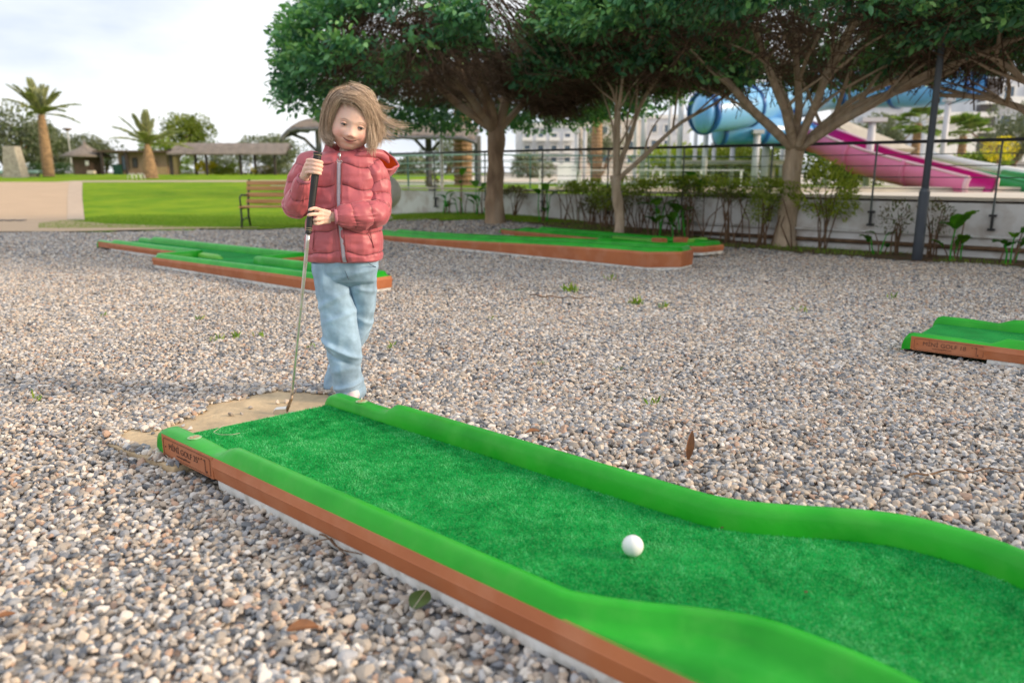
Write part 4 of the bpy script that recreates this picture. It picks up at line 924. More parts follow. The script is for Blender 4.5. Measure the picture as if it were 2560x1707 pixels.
# flat roofed hut
d = 44; p = gp(368, 440, d); t = thing('hut', 'tan flat-roofed hut with dark timber veranda', 'hut', p); s_ = d/1900
zr_ = hz(381, d); mb = MB(); mb.box(((wx(259, d)+wx(533, d))/2, d+.4, zr_+.03), (wx(533, d)-wx(259, d), 2.6, .10)); mb.put('roof', M['hutbrown'], t, bevel=.01)
mb = MB(); mb.box(((wx(308, d)+wx(428, d))/2, d+.5, (zr_+p[2])/2), (wx(428, d)-wx(308, d), 1.8, zr_-p[2]-.04)); mb.put('wall', M['hutwall'], t)
mb = MB(); mb.box(((wx(390, d)+wx(428, d))/2, d-.42, p[2]+.20), (wx(428, d)-wx(390, d), .06, .42)); mb.put('counter', M['sand'], t)
for a, b_, z0, z1, nm, m in ((318, 334, .25, 1.02, 'window', 'pane'), (389, 402, .42, .80, 'window', 'pane'), (345, 356, .4, .9, 'window', 'slate')):
    mb = MB(); mb.box(((wx(a, d)+wx(b_, d))/2, d-.42, p[2]+(z0+z1)/2), (wx(b_, d)-wx(a, d), .03, z1-z0)); o = mb.put(nm, M[m], t)
    mb = MB(); x0, x1 = wx(a, d), wx(b_, d)
    for q in ((x0, z0, x0, z1), (x1, z0, x1, z1), (x0, z0, x1, z0), (x0, z1, x1, z1)): mb.bar((q[0], d-.45, p[2]+q[1]), (q[2], d-.45, p[2]+q[3]), .03, .03)
    me = mb.mesh('frame'); me.transform(Matrix.Translation(-t.location)); put('frame', me, M['timber_dark'], o, world=False)
for px in (278, 337): mb = MB(); mb.box((wx(px, d), d-.8, (zr_+p[2])/2), (.12, .12, zr_-p[2])); mb.put('post', M['timber_dark'], t)
mb = MB(); mb.box(gp(297, 440, 43.5)+[0, 0, .26], (.42, .35, .52)); mb.box(gp(297, 440, 43.5)+[0, 0, .54], (.46, .39, .05)); tag(mb.put('bin', M['bin'], bevel=.02), 'dark green waste bin at the left of the hut', 'bin')
# pergola with reed roof
d = 39; p = gp(575, 441, d); t = thing('pergola', 'long open pergola with a grey reed roof on dark posts', 'pergola', p); z1, z0 = hz(361, d), hz(384, d)
x0, x1 = wx(428, d), wx(722, d)
rows = []
for i in range(7):
    q = i/6; y = d-.3+q*2.4; z = z0+(z1-z0+.12)*math.sin(PI*.5*min(1, q*1.3)); rows.append([(x0+.25*q+(x1-x0-.5*q)*k/40, y, z+.012*math.sin(k*2.1+i)) for k in range(41)])
mb = MB(); mb.grid(rows); mb.grid([[(a[0], a[1], a[2]-.07) for a in r_] for r_ in rows]); mb.grid([rows[0], [(a[0], a[1], a[2]-.07) for a in rows[0]]]); mb.put('reed_roof', M['thatch'], t)
for k in range(5): mb = MB(); xx = x0+.3+(x1-x0-.6)*k/4; mb.bar((xx, d-.2, z0-.06), (xx, d+2.0, z1-.04), .06, .09); mb.put('beam', M['timber_dark'], t)
mb = MB(); mb.bar((x0, d-.1, z0-.05), (x1, d-.1, z0-.05), .07, .08); mb.put('front_beam', M['timber_dark'], t)
for px, dd in ((431, 0), (493, 1.8), (519, 0), (604, 0), (640, 1.8), (689, 0)):
    xx = wx(px, d+dd); mb = MB(); mb.box((xx, d+dd, (z0+float(ground_h(xx, d)))/2+.03), (.15 if px == 431 else .11, .11, z0-float(ground_h(xx, d))+.05+(.35 if px == 431 else 0))); mb.put('post', M['timber_dark'], t)
mb = MB(); mb.box((wx(443, d+.5), d+.5, p[2]+.45), (.22, .22, .9)); tag(mb.put('notice_stand', M['sand'], bevel=.01), 'narrow tan stand with a notice beside the left pergola post', 'notice stand')
for px, nm in ((325, 'left of the two steel pool ladder loops, below the hut'), (347, 'right of the two steel pool ladder loops, below the hut')):
    p = gp(px, 442, 33); mb = MB(); 
    for yy in (0, .18): mb.tube([p+[-.10+yy*.3, yy, 0], p+[-.08+yy*.3, yy, .18], p+[.0+yy*.3, yy, .25], p+[.09+yy*.3, yy, .17], p+[.13+yy*.3, yy, 0]], .016, 6)
    tag(mb.put('ladder_loop', M['white'], smooth=True), nm, 'pool ladder', 'steel pool ladder loops')

# ------------------------------------------------------------ bench
bp0 = gp(600, 571, 11.4); bt = thing('park_bench', 'wooden slat park bench with black cast iron legs, left of the girl', 'bench', bp0)
bx0, bx1 = wx(598, 11.4)+.02, wx(598, 11.4)+1.25; bz = bp0[2]; by = 11.4
for k, (yy, zz) in enumerate(((.16, .375), (.185, .47), (.21, .565), (.235, .64))):
    mb = MB(); mb.box(((bx0+bx1)/2, by+yy, bz+zz), (bx1-bx0, .02, .062), rx=-.25); mb.put('back_slat', M['wood'], bt, bevel=.004)
for k in range(4): mb = MB(); mb.box(((bx0+bx1)/2, by-.16+k*.085, bz+.305), (bx1-bx0, .07, .022)); mb.put('seat_slat', M['wood'], bt, bevel=.004)
for xx in (bx0+.03, bx1-.03):
    mb = MB(); mb.tube([(xx, by-.20, bz-.02), (xx, by-.17, bz+.14), (xx, by-.18, bz+.28)], .016, 6); mb.tube([(xx, by+.20, bz-.02), (xx, by+.13, bz+.15), (xx, by+.14, bz+.30), (xx, by+.20, bz+.48), (xx, by+.27, bz+.69)], .017, 6)
    mb.tube([(xx, by-.19, bz+.285), (xx, by+.14, bz+.285)], .014, 6); mb.tube([(xx, by-.17, bz+.10), (xx, by, bz+.14), (xx, by+.13, bz+.12)], .010, 6); mb.put('iron_leg', M['iron'], bt, True)
    mb = MB(); mb.tube([(xx, by-.17, bz+.29), (xx, by-.19, bz+.44), (xx, by-.12, bz+.475), (xx, by+.05, bz+.465), (xx, by+.20, bz+.47)], .013, 6); mb.put('armrest', M['iron'], bt, True)
# round mosaic planter
pc = gp(962, 570, 11.3); t = thing('round_planter', 'large round mosaic-covered urn on a flared foot behind the girl', 'urn', pc)
mb = MB(); mb.lathe(pc, [(.13, 0), (.125, .03), (.085, .07), (.075, .14), (.12, .17)], 20); mb.put('foot', M['mosaic'], t, True)
bm = bmesh.new(); bmesh.ops.create_uvsphere(bm, u_segments=44, v_segments=24, radius=.255); bmesh.ops.inset_individual(bm, faces=bm.faces, thickness=.0025, depth=.0012); me = bpy.data.meshes.new('bowl'); bm.to_mesh(me); bm.free(); me.transform(Matrix.Translation(pc+[0, 0, .40])); put('bowl', me, M['mosaic'], t)
# thatched shelter behind the girl
d = 20.0; p = gp(1075, 450, d); t = thing('thatched_shelter', 'open shelter with a sagging thatched roof on grey timber posts behind the girl', 'shelter', p)
def roofpiece(xa, xb, ya, yb, d0, d1, nm, curve=0):
    rows = []; rows2 = []
    for i in range(7):
        q = i/6; dd = d0+(d1-d0)*q; r_ = []
        for k in range(31):
            x_ = wx(xa, d)+(wx(xb, d)-wx(xa, d))*k/30; e = k/30
            z = hz(yb, d)+(hz(ya, d)-hz(yb, d))*math.sin(PI/2*q)**.8 - curve*(1-min(1, e/.35))**2 - (.10*(max(0, e-.8)/.2)**2 if curve == 0 else 0)+.012*math.sin(k*3.3+i*2)
            r_.append((x_, dd, z))
        rows.append(r_)
    mb = MB(); mb.grid(rows); mb.put(nm, M['thatch'], t)
    mb = MB(); mb.grid([[(a[0], a[1], a[2]-.06) for a in r_] for r_ in rows]); mb.grid([rows[0], [(a[0], a[1]-.002, a[2]-.065) for a in rows[0]]]); mb.put('roof_lining', M['thatch_under'], t)
    return rows
r1 = roofpiece(905, 1192, 299, 342, d-.9, d+1.6, 'thatch'); r2_ = roofpiece(736, 830, 288, 322, d-.9, d+1.6, 'thatch', .22)
for rows in (r1, r2_):
    for ci in (0, 10, 20, 30):
        mb = MB(); mb.tube([(r_[ci][0], r_[ci][1], r_[ci][2]-.10) for r_ in rows], .045, 6); mb.put('rafter', M['timber_grey'], t)
    mb = MB(); mb.tube([(a[0], a[1]-.02, a[2]-.06) for a in rows[0][::3]], .05, 8); mb.put('eave_beam', M['timber_grey'], t)
for px, top, dd in ((801, 270, 0), (1073, 292, .2), (1195, 340, 0)):
    xx = wx(px, d+dd); mb = MB(); mb.tube([(xx, d+dd, p[2]-.05), (xx, d+dd, hz(top, d))], .085 if px != 801 else .075, 8); mb.put('post', M['timber_grey'], t)
for x_, s_ in ((1073, -1), (1073, 1), (801, -1)):
    xx = wx(x_, d); mb = MB(); mb.tube([(xx, d, hz(385, d)), (xx+s_*.35, d, hz(348, d)), (xx+s_*.75, d, hz(332, d))], .045, 6); mb.put('brace', M['timber_grey'], t)
# white pole with box, palm trunks, blue pot
q0 = wp(1108, off=.35); mb = MB(); t = thing('white_pole', 'thin white pole with a blue-grey box on top, just behind the wall end', 'pole', q0); mb.tube([q0+[0, 0, .2], q0+[0, 0, 2.05-q0[2]]], .026, 8); mb.put('pole', M['white'], t, True); mb = MB(); mb.box(q0+[0, 0, 1.86-q0[2]], (.12, .12, .13)); mb.put('box', M['polegrey'], t)
palm('thick palm trunk seen beyond the railing, left of the big tree trunk', gp(1158, 450, 22), 3.4, .26, .20, 9, 1.6, 8)
q = gp(1081, 466, 13.6); t = thing('plant_pot', 'dark blue tapered plant pot with a dry plant behind the wall end', 'plant pot', q); mb = MB(); mb.lathe(q, [(.055, 0), (.085, .13), (.095, .14), (.08, .135)], 14); mb.put('pot', M['pot_blue'], t, True)
A, B = leaf_cloud(q+[0, 0, .22], 1, 160, 4, (.10, .10, .10)); put('plant', leaves_mesh('plant', A, B, np.full(len(A), .06), .2), M['drygrass'], t)

# ------------------------------------------------------------ water slides, right
def ring_tube(P, rad, n=20, a0=0, a1=2*PI, up=(0, 0, 1)):
    P = [Vector([float(q) for q in p]) for p in P]; rows = []
    for i, p in enumerate(P):
        tn = (P[min(i+1, len(P)-1)]-P[max(i-1, 0)]).normalized(); s_ = tn.cross(Vector(up)).normalized(); u_ = s_.cross(tn); r_ = rad[i] if hasattr(rad, '__len__') else rad
        rows.append([tuple(p+(s_*math.cos(a0+(a1-a0)*k/n)+u_*math.sin(a0+(a1-a0)*k/n))*r_) for k in range(n+1)])
    return rows
def slide(label, name, pts, rad, m, rim=None, open_=False, joints=6, cat='water slide', m2=None, rimr=.05, segs=None):
    P = resample(np.array(pts, float), .5)
    for _ in range(3): P[1:-1] = .25*P[:-2]+.5*P[1:-1]+.25*P[2:]
    rd = np.interp(np.linspace(0, 1, len(P)), np.linspace(0, 1, len(rad)), rad); t = thing(name, label, cat, P[0], 'water slides'); n = len(P)
    cut = np.linspace(0, n-1, joints+1).astype(int)
    for a, b_ in zip(cut[:-1], cut[1:]):
        rows = ring_tube(P[a:b_+1], list(rd[a:b_+1]), 22, -PI*1.12 if open_ else 0, PI*.12 if open_ else 2*PI)
        mb = MB(); mb.grid(rows); inner = ring_tube(P[a:b_+1], list(rd[a:b_+1]-.03), 22, -PI*1.12 if open_ else 0, PI*.12 if open_ else 2*PI)
        o = mb.put('trough' if open_ else 'tube', M[m], t, True); mb = MB(); mb.grid(inner); mb.put('inner_face', M[m2 or m], t, True)
    for c in list(cut[1:-1])+[0, n-1]:
        c = int(c); a, b_ = max(0, c-1), min(n-1, c+1); dv = (P[b_]-P[a])/np.linalg.norm(P[b_]-P[a]); rw = ring_tube([P[c]-dv*.05, P[c]+dv*.05], [rd[c]+.035]*2, 22, -PI*1.12 if open_ else 0, PI*.12 if open_ else 2*PI); mb = MB(); mb.grid(rw); rw2 = ring_tube([P[c]-dv*.05, P[c]+dv*.05], [rd[c]-.01]*2, 22, -PI*1.12 if open_ else 0, PI*.12 if open_ else 2*PI); mb.grid([rw[0], rw2[0]]); mb.grid([rw[1], rw2[1]]); mb.put('flange', M[(rim or m) if (m != 'pink' or c == n-1) else m], t, True)
    if open_:
        for k in (0, -1):
            rows = ring_tube(P, list(rd), 22, -PI*1.12, PI*.12); mb = MB(); mb.tube([r_[k] for r_ in rows], rimr, 6); mb.put('edge_rim', M['pinkrim'] if m == 'pink' else M[m], t, True)
    return t
def A3(px, py, d): return at(px, py, d)
slide('upper pale blue closed tube slide running high behind the forked tree', 'tube_slide', [A3(1760, 282, 17.2), A3(1840, 272, 17.6), A3(1930, 255, 19.5), A3(2060, 228, 22), A3(2230, 222, 21), A3(2360, 226, 19.5), A3(2440, 200, 19)], [.44, .46, .50, .52, .48, .46, .44], 'blue_pale', 'blue_dark', joints=6)
slide('lower deep blue closed tube slide under the pale one', 'tube_slide', [A3(1800, 330, 18.2), A3(1860, 322, 18.2), A3(1930, 326, 18.6), A3(2040, 352, 19.6), A3(2100, 372, 20.2)], [.30, .33, .36, .36, .34], 'blue', 'blue_dark', joints=3)
for nm_, P_c, r_c, m_c in (('upper pale blue', A3(1762, 282, 17.2), .435, 'blue_pale'), ('lower deep blue', A3(1802, 330, 18.2), .30, 'blue_pale')):
    t = [o for o in bpy.data.objects if o.get('label', '').startswith(nm_)][0]; mb = MB(); mb.sphere(P_c, r_c, 20, 14, (.62, 1, 1)); mb.put('elbow_end', M[m_c], t, True)
slide('pink open flume slide sweeping down to the right behind the railing', 'flume_slide', [A3(1985, 312, 20), A3(2070, 345, 18.6), A3(2160, 388, 17.4), A3(2280, 420, 16.2), A3(2380, 440, 15.2), A3(2452, 460, 14.5)], [.34, .42, .46, .44, .38, .33], 'pink', 'pinkrim', open_=True, joints=4, m2='magenta', rimr=.03)
slide('green open flume slide beside the end of the pink one', 'flume_slide', [A3(2468, 440, 17.0), A3(2525, 452, 16.0), A3(2640, 478, 14.4)], [.30, .34, .34], 'slidegreen', 'slidegreen', open_=True, joints=2, rimr=.03)
mb = MB(); mb.tube([A3(2330, 390, 18.5), A3(2440, 413, 17.5), A3(2640, 446, 16)], .09, 8); tag(mb.put('slide_side_beam', M['white'], smooth=True), 'long sloping white beam above the green flume', 'beam')
mb = MB(); mb.add([tuple(A3(*q)) for q in ((2060, 298, 23), (2110, 300, 23), (2290, 372, 22), (2200, 372, 22))]+[tuple(A3(*q)+[0, .3, -.1]) for q in ((2060, 298, 23), (2110, 300, 23), (2290, 372, 22), (2200, 372, 22))], [(0, 1, 2, 3), (7, 6, 5, 4), (0, 4, 5, 1), (1, 5, 6, 2), (2, 6, 7, 3), (3, 7, 4, 0)]); tag(mb.put('stair_flank', M['coping']), 'sloping beige stair flank behind the pink flume', 'stair')
CO = [(1537, 200, 22, .11), (1585, 200, 24, .10), (1604, 205, 22, .13), (1668, 210, 23, .09), (1694, 205, 19, .11), (1733, 310, 20, .08), (1758, 325, 18.5, .10), (1780, 360, 20, .08), (1826, 360, 20, .10), (1884, 330, 18, .13), (1908, 330, 19, .15), (1952, 350, 21, .12), (2064, 330, 20, .13), (2165, 300, 17.5, .13), (2346, 250, 19, .11), (1460, 320, 25, .10), (1440, 330, 19, .08)]
WHR = ['leftmost tall', 'thin', 'broad', 'slender', 'tall near', 'short thin', 'short', 'low', 'low middle', 'stout', 'widest', 'half hidden', 'pink flume', 'T-topped', 'right tall', 'distant', 'thin outer']
for i, (px, yt, d, w) in enumerate(CO):
    p = gp(px, 470, d); mb = MB(); zt = hz(yt, d); mb.tube([p-[0, 0, .05], [p[0], p[1], zt]], w*.62, 10); tnm = f'{WHR[i]} pale steel column of the slides, ' + ('behind the slim tree' if px < 1640 else 'under the blue tubes' if px < 1860 else 'beside the pale forked trunk' if px < 2010 else 'carrying the pink flume' if px < 2200 else 'behind the lamp post')
    t = thing('slide_column', tnm, 'column', p, 'slide support columns'); mb.put('shaft', M['column'], t, True); mb = MB(); mb.box((p[0], p[1], zt), (w*(4.2 if px == 2165 else 1.9), w*1.9, w*.7)); mb.put('cap', M['column'], t)
# buildings
def windows_row(t, d, x0, x1, z0, z1, nx, nz_, m='pane', wfrac=.5, hfrac=.55, balc=False, y=None):
    y = y or d
    for i in range(nx):
        for j in range(nz_):
            cx = x0+(x1-x0)*(i+.5)/nx; cz = z0+(z1-z0)*(j+.5)/nz_; w = (x1-x0)/nx*wfrac; h = (z1-z0)/nz_*hfrac
            mb = MB(); mb.box((cx, y+.02, cz), (w, .12, h)); o = mb.put('window', M[m], t)
            mb = MB()
            for q in ((-w/2, 0, .08, h), (w/2, 0, .08, h), (0, h/2, w, .08), (0, -h/2, w, .08)): mb.box((cx+q[0], y-.05, cz+q[1]), (q[2], .08, q[3]))
            me = mb.mesh('frame'); me.transform(Matrix.Translation(-t.location)); put('frame', me, M['white'], o, world=False)
            if balc:
                mb = MB(); mb.box((cx, y-.45, cz-h*.62), (w*1.5, .9, .12)); mb.box((cx, y-.86, cz-h*.42), (w*1.5, .06, h*.35)); mb.put('balcony', M['white'], t)
def block(label, x0p, x1p, ytp, d, m, nx, nz_, dep=8, **k):
    p = gp((x0p+x1p)/2, 470, d); t = thing('apartment_building', label, 'building', p, 'apartment buildings behind the slides'); x0, x1, zt = wx(x0p, d), wx(x1p, d), hz(ytp, d)
    mb = MB(); mb.box(((x0+x1)/2, d+dep/2, (zt+.2)/2), (x1-x0, dep, zt-.2)); mb.put('wall', M[m], t)
    mb = MB(); mb.box(((x0+x1)/2, d+dep/2, zt+.12), (x1-x0+.4, dep+.4, .25)); mb.put('roof', M['white'], t); windows_row(t, d, x0+.3, x1-.3, 1.2, zt-.2, nx, nz_, **k); return t
block('pale apartment block with a dark slate panel, upper right behind the lamp post', 2400, 2640, 190, 48, 'building', 4, 3, balc=True)
mb = MB(); t = [o for o in bpy.data.objects if o.get('label', '').startswith('pale apartment block with a dark')][0]; mb.box((wx(2441, 48), 47.85, 3.2), (1.05, .35, 6.0)); mb.put('slate_panel', M['slate'], t)
mb = MB(); mb.box((wx(2375, 47), 47, hz(290, 47)), (3.2, 2.5, .25)); mb.box((wx(2375, 47), 47.5, hz(350, 47)), (2.4, 1.5, 3.0)); mb.put('porch', M['white'], t)
block('long low white apartment block with balconies, seen under the tree crowns', 1290, 1445, 318, 52, 'building', 4, 3, balc=True)
block('cream apartment block behind the slim tree', 1450, 1600, 300, 56, 'building_cream', 4, 3, balc=False)
block('pale blue-grey building part right of the cream block', 1605, 1720, 296, 60, 'building', 3, 3, balc=False)
block('low grey roofed pool building behind the pink flume', 2180, 2400, 262, 58, 'building', 5, 2, balc=False)
# palms and trees behind the slides
palm('fan palm with a bright green head above the pink flume', gp(2280, 450, 26), 1.95, .14, .12, 20, .95, 21, 'fanpalm', fan=True, arch=.25)
palm('fan palm partly behind the lamp post', gp(2395, 450, 27), 1.6, .14, .12, 18, 1.0, 22, 'fanpalm', fan=True, arch=.25)
palm('pale palm behind the slim tree limbs', gp(1490, 450, 27), 2.6, .20, .15, 11, 1.5, 23, arch=.8)
palm('palm with a bare trunk under the lower blue tube', gp(1795, 450, 26), 1.9, .18, .13, 10, 1.2, 24)
for i, (lb, px, d, w, yt, yb, n, m) in enumerate([('grey olive tree between the beige stair and the fan palm', 2190, 32, 2.4, 262, 410, 2600, 'olive'), ('grey-green tree at the right edge before the apartment block', 2530, 30, 3.2, 250, 400, 3600, 'olive'), ('yellow-green bushy tree under the lower blue tube', 1850, 23, 4.2, 368, 480, 5200, 'yellowgreen'),
        ('green tree behind the columns left of the blue tube', 1700, 27, 3.2, 365, 480, 3000, 'shrub_bright'), ('hazy olive tree behind the thick trunk', 1330, 36, 2.6, 375, 460, 1600, 'olive'), ('yellow-green bushes between forked trunk and pink flume', 2110, 22, 2.8, 385, 480, 3200, 'yellowgreen'), ('pale tree behind the slim tree limbs', 1500, 40, 3.2, 300, 450, 2400, 'olive'), ('green bush behind the railing at the far right', 2440, 24, 1.8, 385, 440, 1500, 'shrub')]):
    crown_tree(lb, px, d, w, max(hz(yb, d), .45), hz(yt, d), n, 400+i, m, .13, group='trees behind the slides')
shrub('orange-yellow flowering bush above the pink flume at the right', gp(2490, 430, 22)+[0, 0, .6], .75, .9, 900, 500, 'yellow', stem=True, lsz=.06, bare=.1, group='bushes behind the slides', name='bush')
mb = MB(); mb.box(gp(1600, 470, 17)+[0, 0, .42], (4.5, .05, .025))
t = thing('pool_rail', 'low white rail along the pool deck behind the slim tree', 'rail', gp(1600, 470, 17)); mb.put('rail', M['column'], t)
for k in range(6): mb = MB(); mb.box(gp(1600, 470, 17)+[-2.2+k*.88, 0, .22], (.04, .04, .42)); mb.put('post', M['white'], t)
for i, (px, nm) in enumerate(((1412, 'white plastic pool chair left of the slim tree'), (1425, 'second white pool chair behind the hedge end'))):
    p = gp(px, 465, 16.5+i*.8); t = thing('pool_chair', nm, 'chair', p, 'white pool chairs'); mb = MB(); mb.box(p+[0, 0, .2], (.3, .3, .03)); mb.put('seat', M['white'], t); mb = MB(); mb.box(p+[0, .15, .38], (.3, .03, .33), rx=-.2); mb.put('backrest', M['white'], t)
    for a in (-.13, .13):
        for b_ in (-.13, .13): mb = MB(); mb.box(p+[a, b_, .1], (.03, .03, .2)); mb.put('leg', M['white'], t)
mb = MB(); mb.box(gp(1250, 470, 24)+[0, 0, .03], (14, .6, .10)); tag(mb.put('white_ledge', M['white']), 'low white ledge across the far lawn behind the railing', 'ledge')
o = sheet('far_lawn', span(-6, 10, 41), span(15, 24, 31), .02, M['lawn'], lambda x, y: wall_side(x, y) > 1.2)
mb = MB(); mb.box(gp(1950, 470, 15)+[0, 0, .02], (9, .5, .16)); tag(mb.put('pool_edge', M['coping']), 'raised beige pool edge behind the wall under the slides', 'pool edge')
mb = MB(); mb.box(gp(1820, 470, 20)+[0, 0, .62], (2.6, 1.0, .10)); 
for a in (-1.1, 1.1): mb.box(gp(1820, 470, 20)+[a, 0, .3], (.12, .12, .6))
tag(mb.put('pool_bar_roof', M['coping']), 'flat beige canopy low behind the columns', 'canopy')
# ------------------------------------------------------------ the girl
M['skin'] = None
def attrmat(name, rough=.5, sss=0, attr='col', bump=0, bscale=300, sheen=0, noise=None, spec=.5):
    m = bpy.data.materials.new(name); m.use_nodes = True; n = m.node_tree.nodes; l = m.node_tree.links; b = n['Principled BSDF']
    a = n.new('ShaderNodeAttribute'); a.attribute_name = attr; src = a.outputs['Color']
    t = n.new('ShaderNodeTexCoord')
    if noise:
        nzn = n.new('ShaderNodeTexNoise'); nzn.inputs['Scale'].default_value = noise[0]; nzn.inputs['Detail'].default_value = 6; l.new(t.outputs['Object'], nzn.inputs[0])
        mr = n.new('ShaderNodeMapRange'); mr.inputs[1].default_value = .3; mr.inputs[2].default_value = .7; mr.inputs[3].default_value = 1-noise[1]; mr.inputs[4].default_value = 1+noise[1]; l.new(nzn.outputs[0], mr.inputs[0])
        g = n.new('ShaderNodeMix'); g.data_type = 'RGBA'; g.blend_type = 'MULTIPLY'; g.inputs[0].default_value = 1; l.new(src, g.inputs[6]); l.new(mr.outputs[0], g.inputs[7]); src = g.outputs[2]
    l.new(src, b.inputs['Base Color']); b.inputs['Roughness'].default_value = rough; b.inputs['Specular IOR Level'].default_value = spec
    if sss: b.inputs['Subsurface Weight'].default_value = sss; b.inputs['Subsurface Radius'].default_value = (.012, .005, .003); b.inputs['Subsurface Scale'].default_value = .4
    if sheen: b.inputs['Sheen Weight'].default_value = sheen; b.inputs['Sheen Roughness'].default_value = .4
    if bump:
        nb = n.new('ShaderNodeTexNoise'); nb.inputs['Scale'].default_value = bscale; nb.inputs['Detail'].default_value = 5; l.new(t.outputs['Object'], nb.inputs[0]); bb = n.new('ShaderNodeBump'); bb.inputs['Distance'].default_value = bump; l.new(nb.outputs[0], bb.inputs['Height']); l.new(bb.outputs[0], b.inputs['Normal'])
    return m
def setcol(me, C):
    a = me.color_attributes.new('col', 'FLOAT_COLOR', 'POINT'); C = np.c_[np.asarray(C, np.float32), np.ones(len(C), np.float32)]; a.data.foreach_set('color', C.ravel())
def smooth_(me): me.polygons.foreach_set('use_smooth', [True]*len(me.polygons))
M['skin'] = attrmat('skin', .56, .25, bump=.0002, bscale=500)
M['jacket'] = attrmat('jacket', .47, 0, bump=.0005, bscale=120, sheen=.15, noise=(26, .06), spec=.45)
M['denim'] = attrmat('denim', .85, 0, bump=.0012, bscale=60, noise=(38, .13), spec=.2)
M['denim_seam'] = mat('denim_seam', (.10, .15, .21), None, 20, .9)
M['hair'] = leafmat('hair', [(.17, .115, .08), (.40, .285, .20), (.66, .50, .36), (.88, .72, .56)], .38, 0, .5)
M['hair_base'] = mat('hair_base', (.20, .13, .085), (.13, .085, .055), 60, .6, stretch=(3, 1, .5))
M['orange'] = mat('orange_lining', (.80, .17, .015), (.68, .12, .01), 20, .6)
M['cuff'] = mat('cuff', (.50, .17, .22), (.44, .14, .19), 60, .7)
M['zip'] = mat('zip', (.42, .38, .44), (.36, .32, .38), 200, .5)
M['seam'] = mat('seam', (.24, .04, .052), None, 30, .6)
M['shoe'] = mat('shoe', (.68, .68, .66), (.60, .58, .56), 30, .6, c3=(.65, .15, .35), s3=20, f3=.4)
M['eye_w'] = mat('eye_white', (.34, .29, .27), None, 10, .25)
M['iris'] = mat('iris', (.018, .012, .010), (.04, .022, .014), 400, .12)
M['lash'] = mat('lash', (.025, .015, .012), None, 10, .6)
feet = gz(880, 1004)
girl = thing('person', 'small girl in a pink padded jacket and light blue jeans holding a golf club', 'person', (feet[0], feet[1], 0))
DG = 2.62
def A_(px, py, dd=0.0): return at(px, py, DG+dd)
# ---- head, sculpted from an icosphere
yaw, pitch_, roll = R(15), R(13), R(-13)
# local: x to the picture's right, -y out of the face, z up
Rm = Matrix.Rotation(roll*-1, 3, 'Y') @ Matrix.Rotation(yaw, 3, 'Z') @ Matrix.Rotation(pitch_, 3, 'X')
eye_mid = A_(881, 315, -.085)
HC = Vector(eye_mid) - Rm @ Vector((0, -.071, .002))
bm = bmesh.new(); bmesh.ops.create_icosphere(bm, subdivisions=7, radius=1); U = np.array([v.co[:] for v in bm.verts]); hme = bpy.data.meshes.new('head'); bm.to_mesh(hme); bm.free()
x, y, z = U.T
cran = np.stack([x*.0690, y*.086+.008, np.where(z > 0, z*.100, z*.101)], 1)
zz = cran[:, 2]
low = np.clip(-zz/.101, 0, 1)
fx = 1-.13*low**3.2; bk = np.where(cran[:, 1] > 0, 1-.42*low**1.3, 1-.06*low**2)
Pn = np.stack([cran[:, 0]*fx, cran[:, 1]*bk, zz], 1)
def G3(c, s, amp, d=(0, -1, 0), P=None):
    P = Pn if P is None else P
    w = np.exp(-(((P[:, 0]-c[0])/s[0])**2+((P[:, 1]-c[1])/s[1])**2+((P[:, 2]-c[2])/s[2])**2)/2)*amp
    return w[:, None]*np.array(d)[None]
D_ = np.zeros_like(Pn)
D_ += G3((0, -.08, .055), (.04, .03, .025), .003)                       # forehead
D_ += G3((0, -.078, -.003), (.014, .03, .014), -.0012)                 # bridge hollow
D_ += G3((0, -.078, -.012), (.0070, .03, .012), .0038)                  # nose ridge
D_ += G3((0, -.078, -.0250), (.0100, .03, .0076), .0108)               # tip
for s_ in (-1, 1):
    D_ += G3((s_*.0098, -.075, -.0275), (.0048, .03, .0048), .0062)     # wings
    D_ += G3((s_*.0265, -.07, .001), (.0125, .03, .0080), -.0055)      # sockets
    D_ += G3((s_*.027, -.068, .016), (.016, .03, .005), .0022)         # brow
    D_ += G3((s_*.036, -.060, -.030), (.0155, .03, .015), .0075, (s_*.35, -.85, 0))   # cheeks
    D_ += G3((s_*.050, -.035, -.045), (.022, .03, .022), .0050, (s_, 0, -.2))
    D_ += G3((s_*.0240, -.066, -.0415), (.0035, .03, .004), -.0022)    # mouth corner dimples
D_ += G3((0, -.074, -.0465), (.016, .03, .0080), .0048)                # mouth mound
D_ += G3((0, -.07, -.0770), (.017, .03, .012), .0065)                  # chin
D_ += G3((0, -.07, -.0610), (.016, .03, .0045), -.0022)
P1 = Pn+D_
front = np.clip(-y*2, 0, 1)
mx_ = P1[:, 0]; mz = -.0490+17.0*mx_**2
mouthw = np.exp(-(mx_/.0218)**6)
groove = np.exp(-((P1[:, 2]-mz)/.0016)**2)*mouthw*(y < -.3)
P1[:, 1] += groove*.0042
upl = np.exp(-((P1[:, 2]-mz-.0032)/.0022)**2)*mouthw*np.exp(-(mx_/.016)**2)*(y < -.3); lwl = np.exp(-((P1[:, 2]-mz+.0038)/.0028)**2)*np.exp(-(mx_/.0125)**2)*(y < -.3)
P1[:, 1] -= upl*.0012+lwl*.0022
for s_ in (-1, 1):      # nostrils
    w = np.exp(-(((P1[:, 0]-s_*.0046)/.0022)**2+((P1[:, 2]+.0318)/.0016)**2)/1)*(y < -.4); P1[:, 1] += w*.002
base = np.array([.78, .52, .42]); C = np.tile(base, (len(U), 1))
def blend(w, c, C=C): C += (np.array(c)-C)*np.clip(w, 0, 1)[:, None]
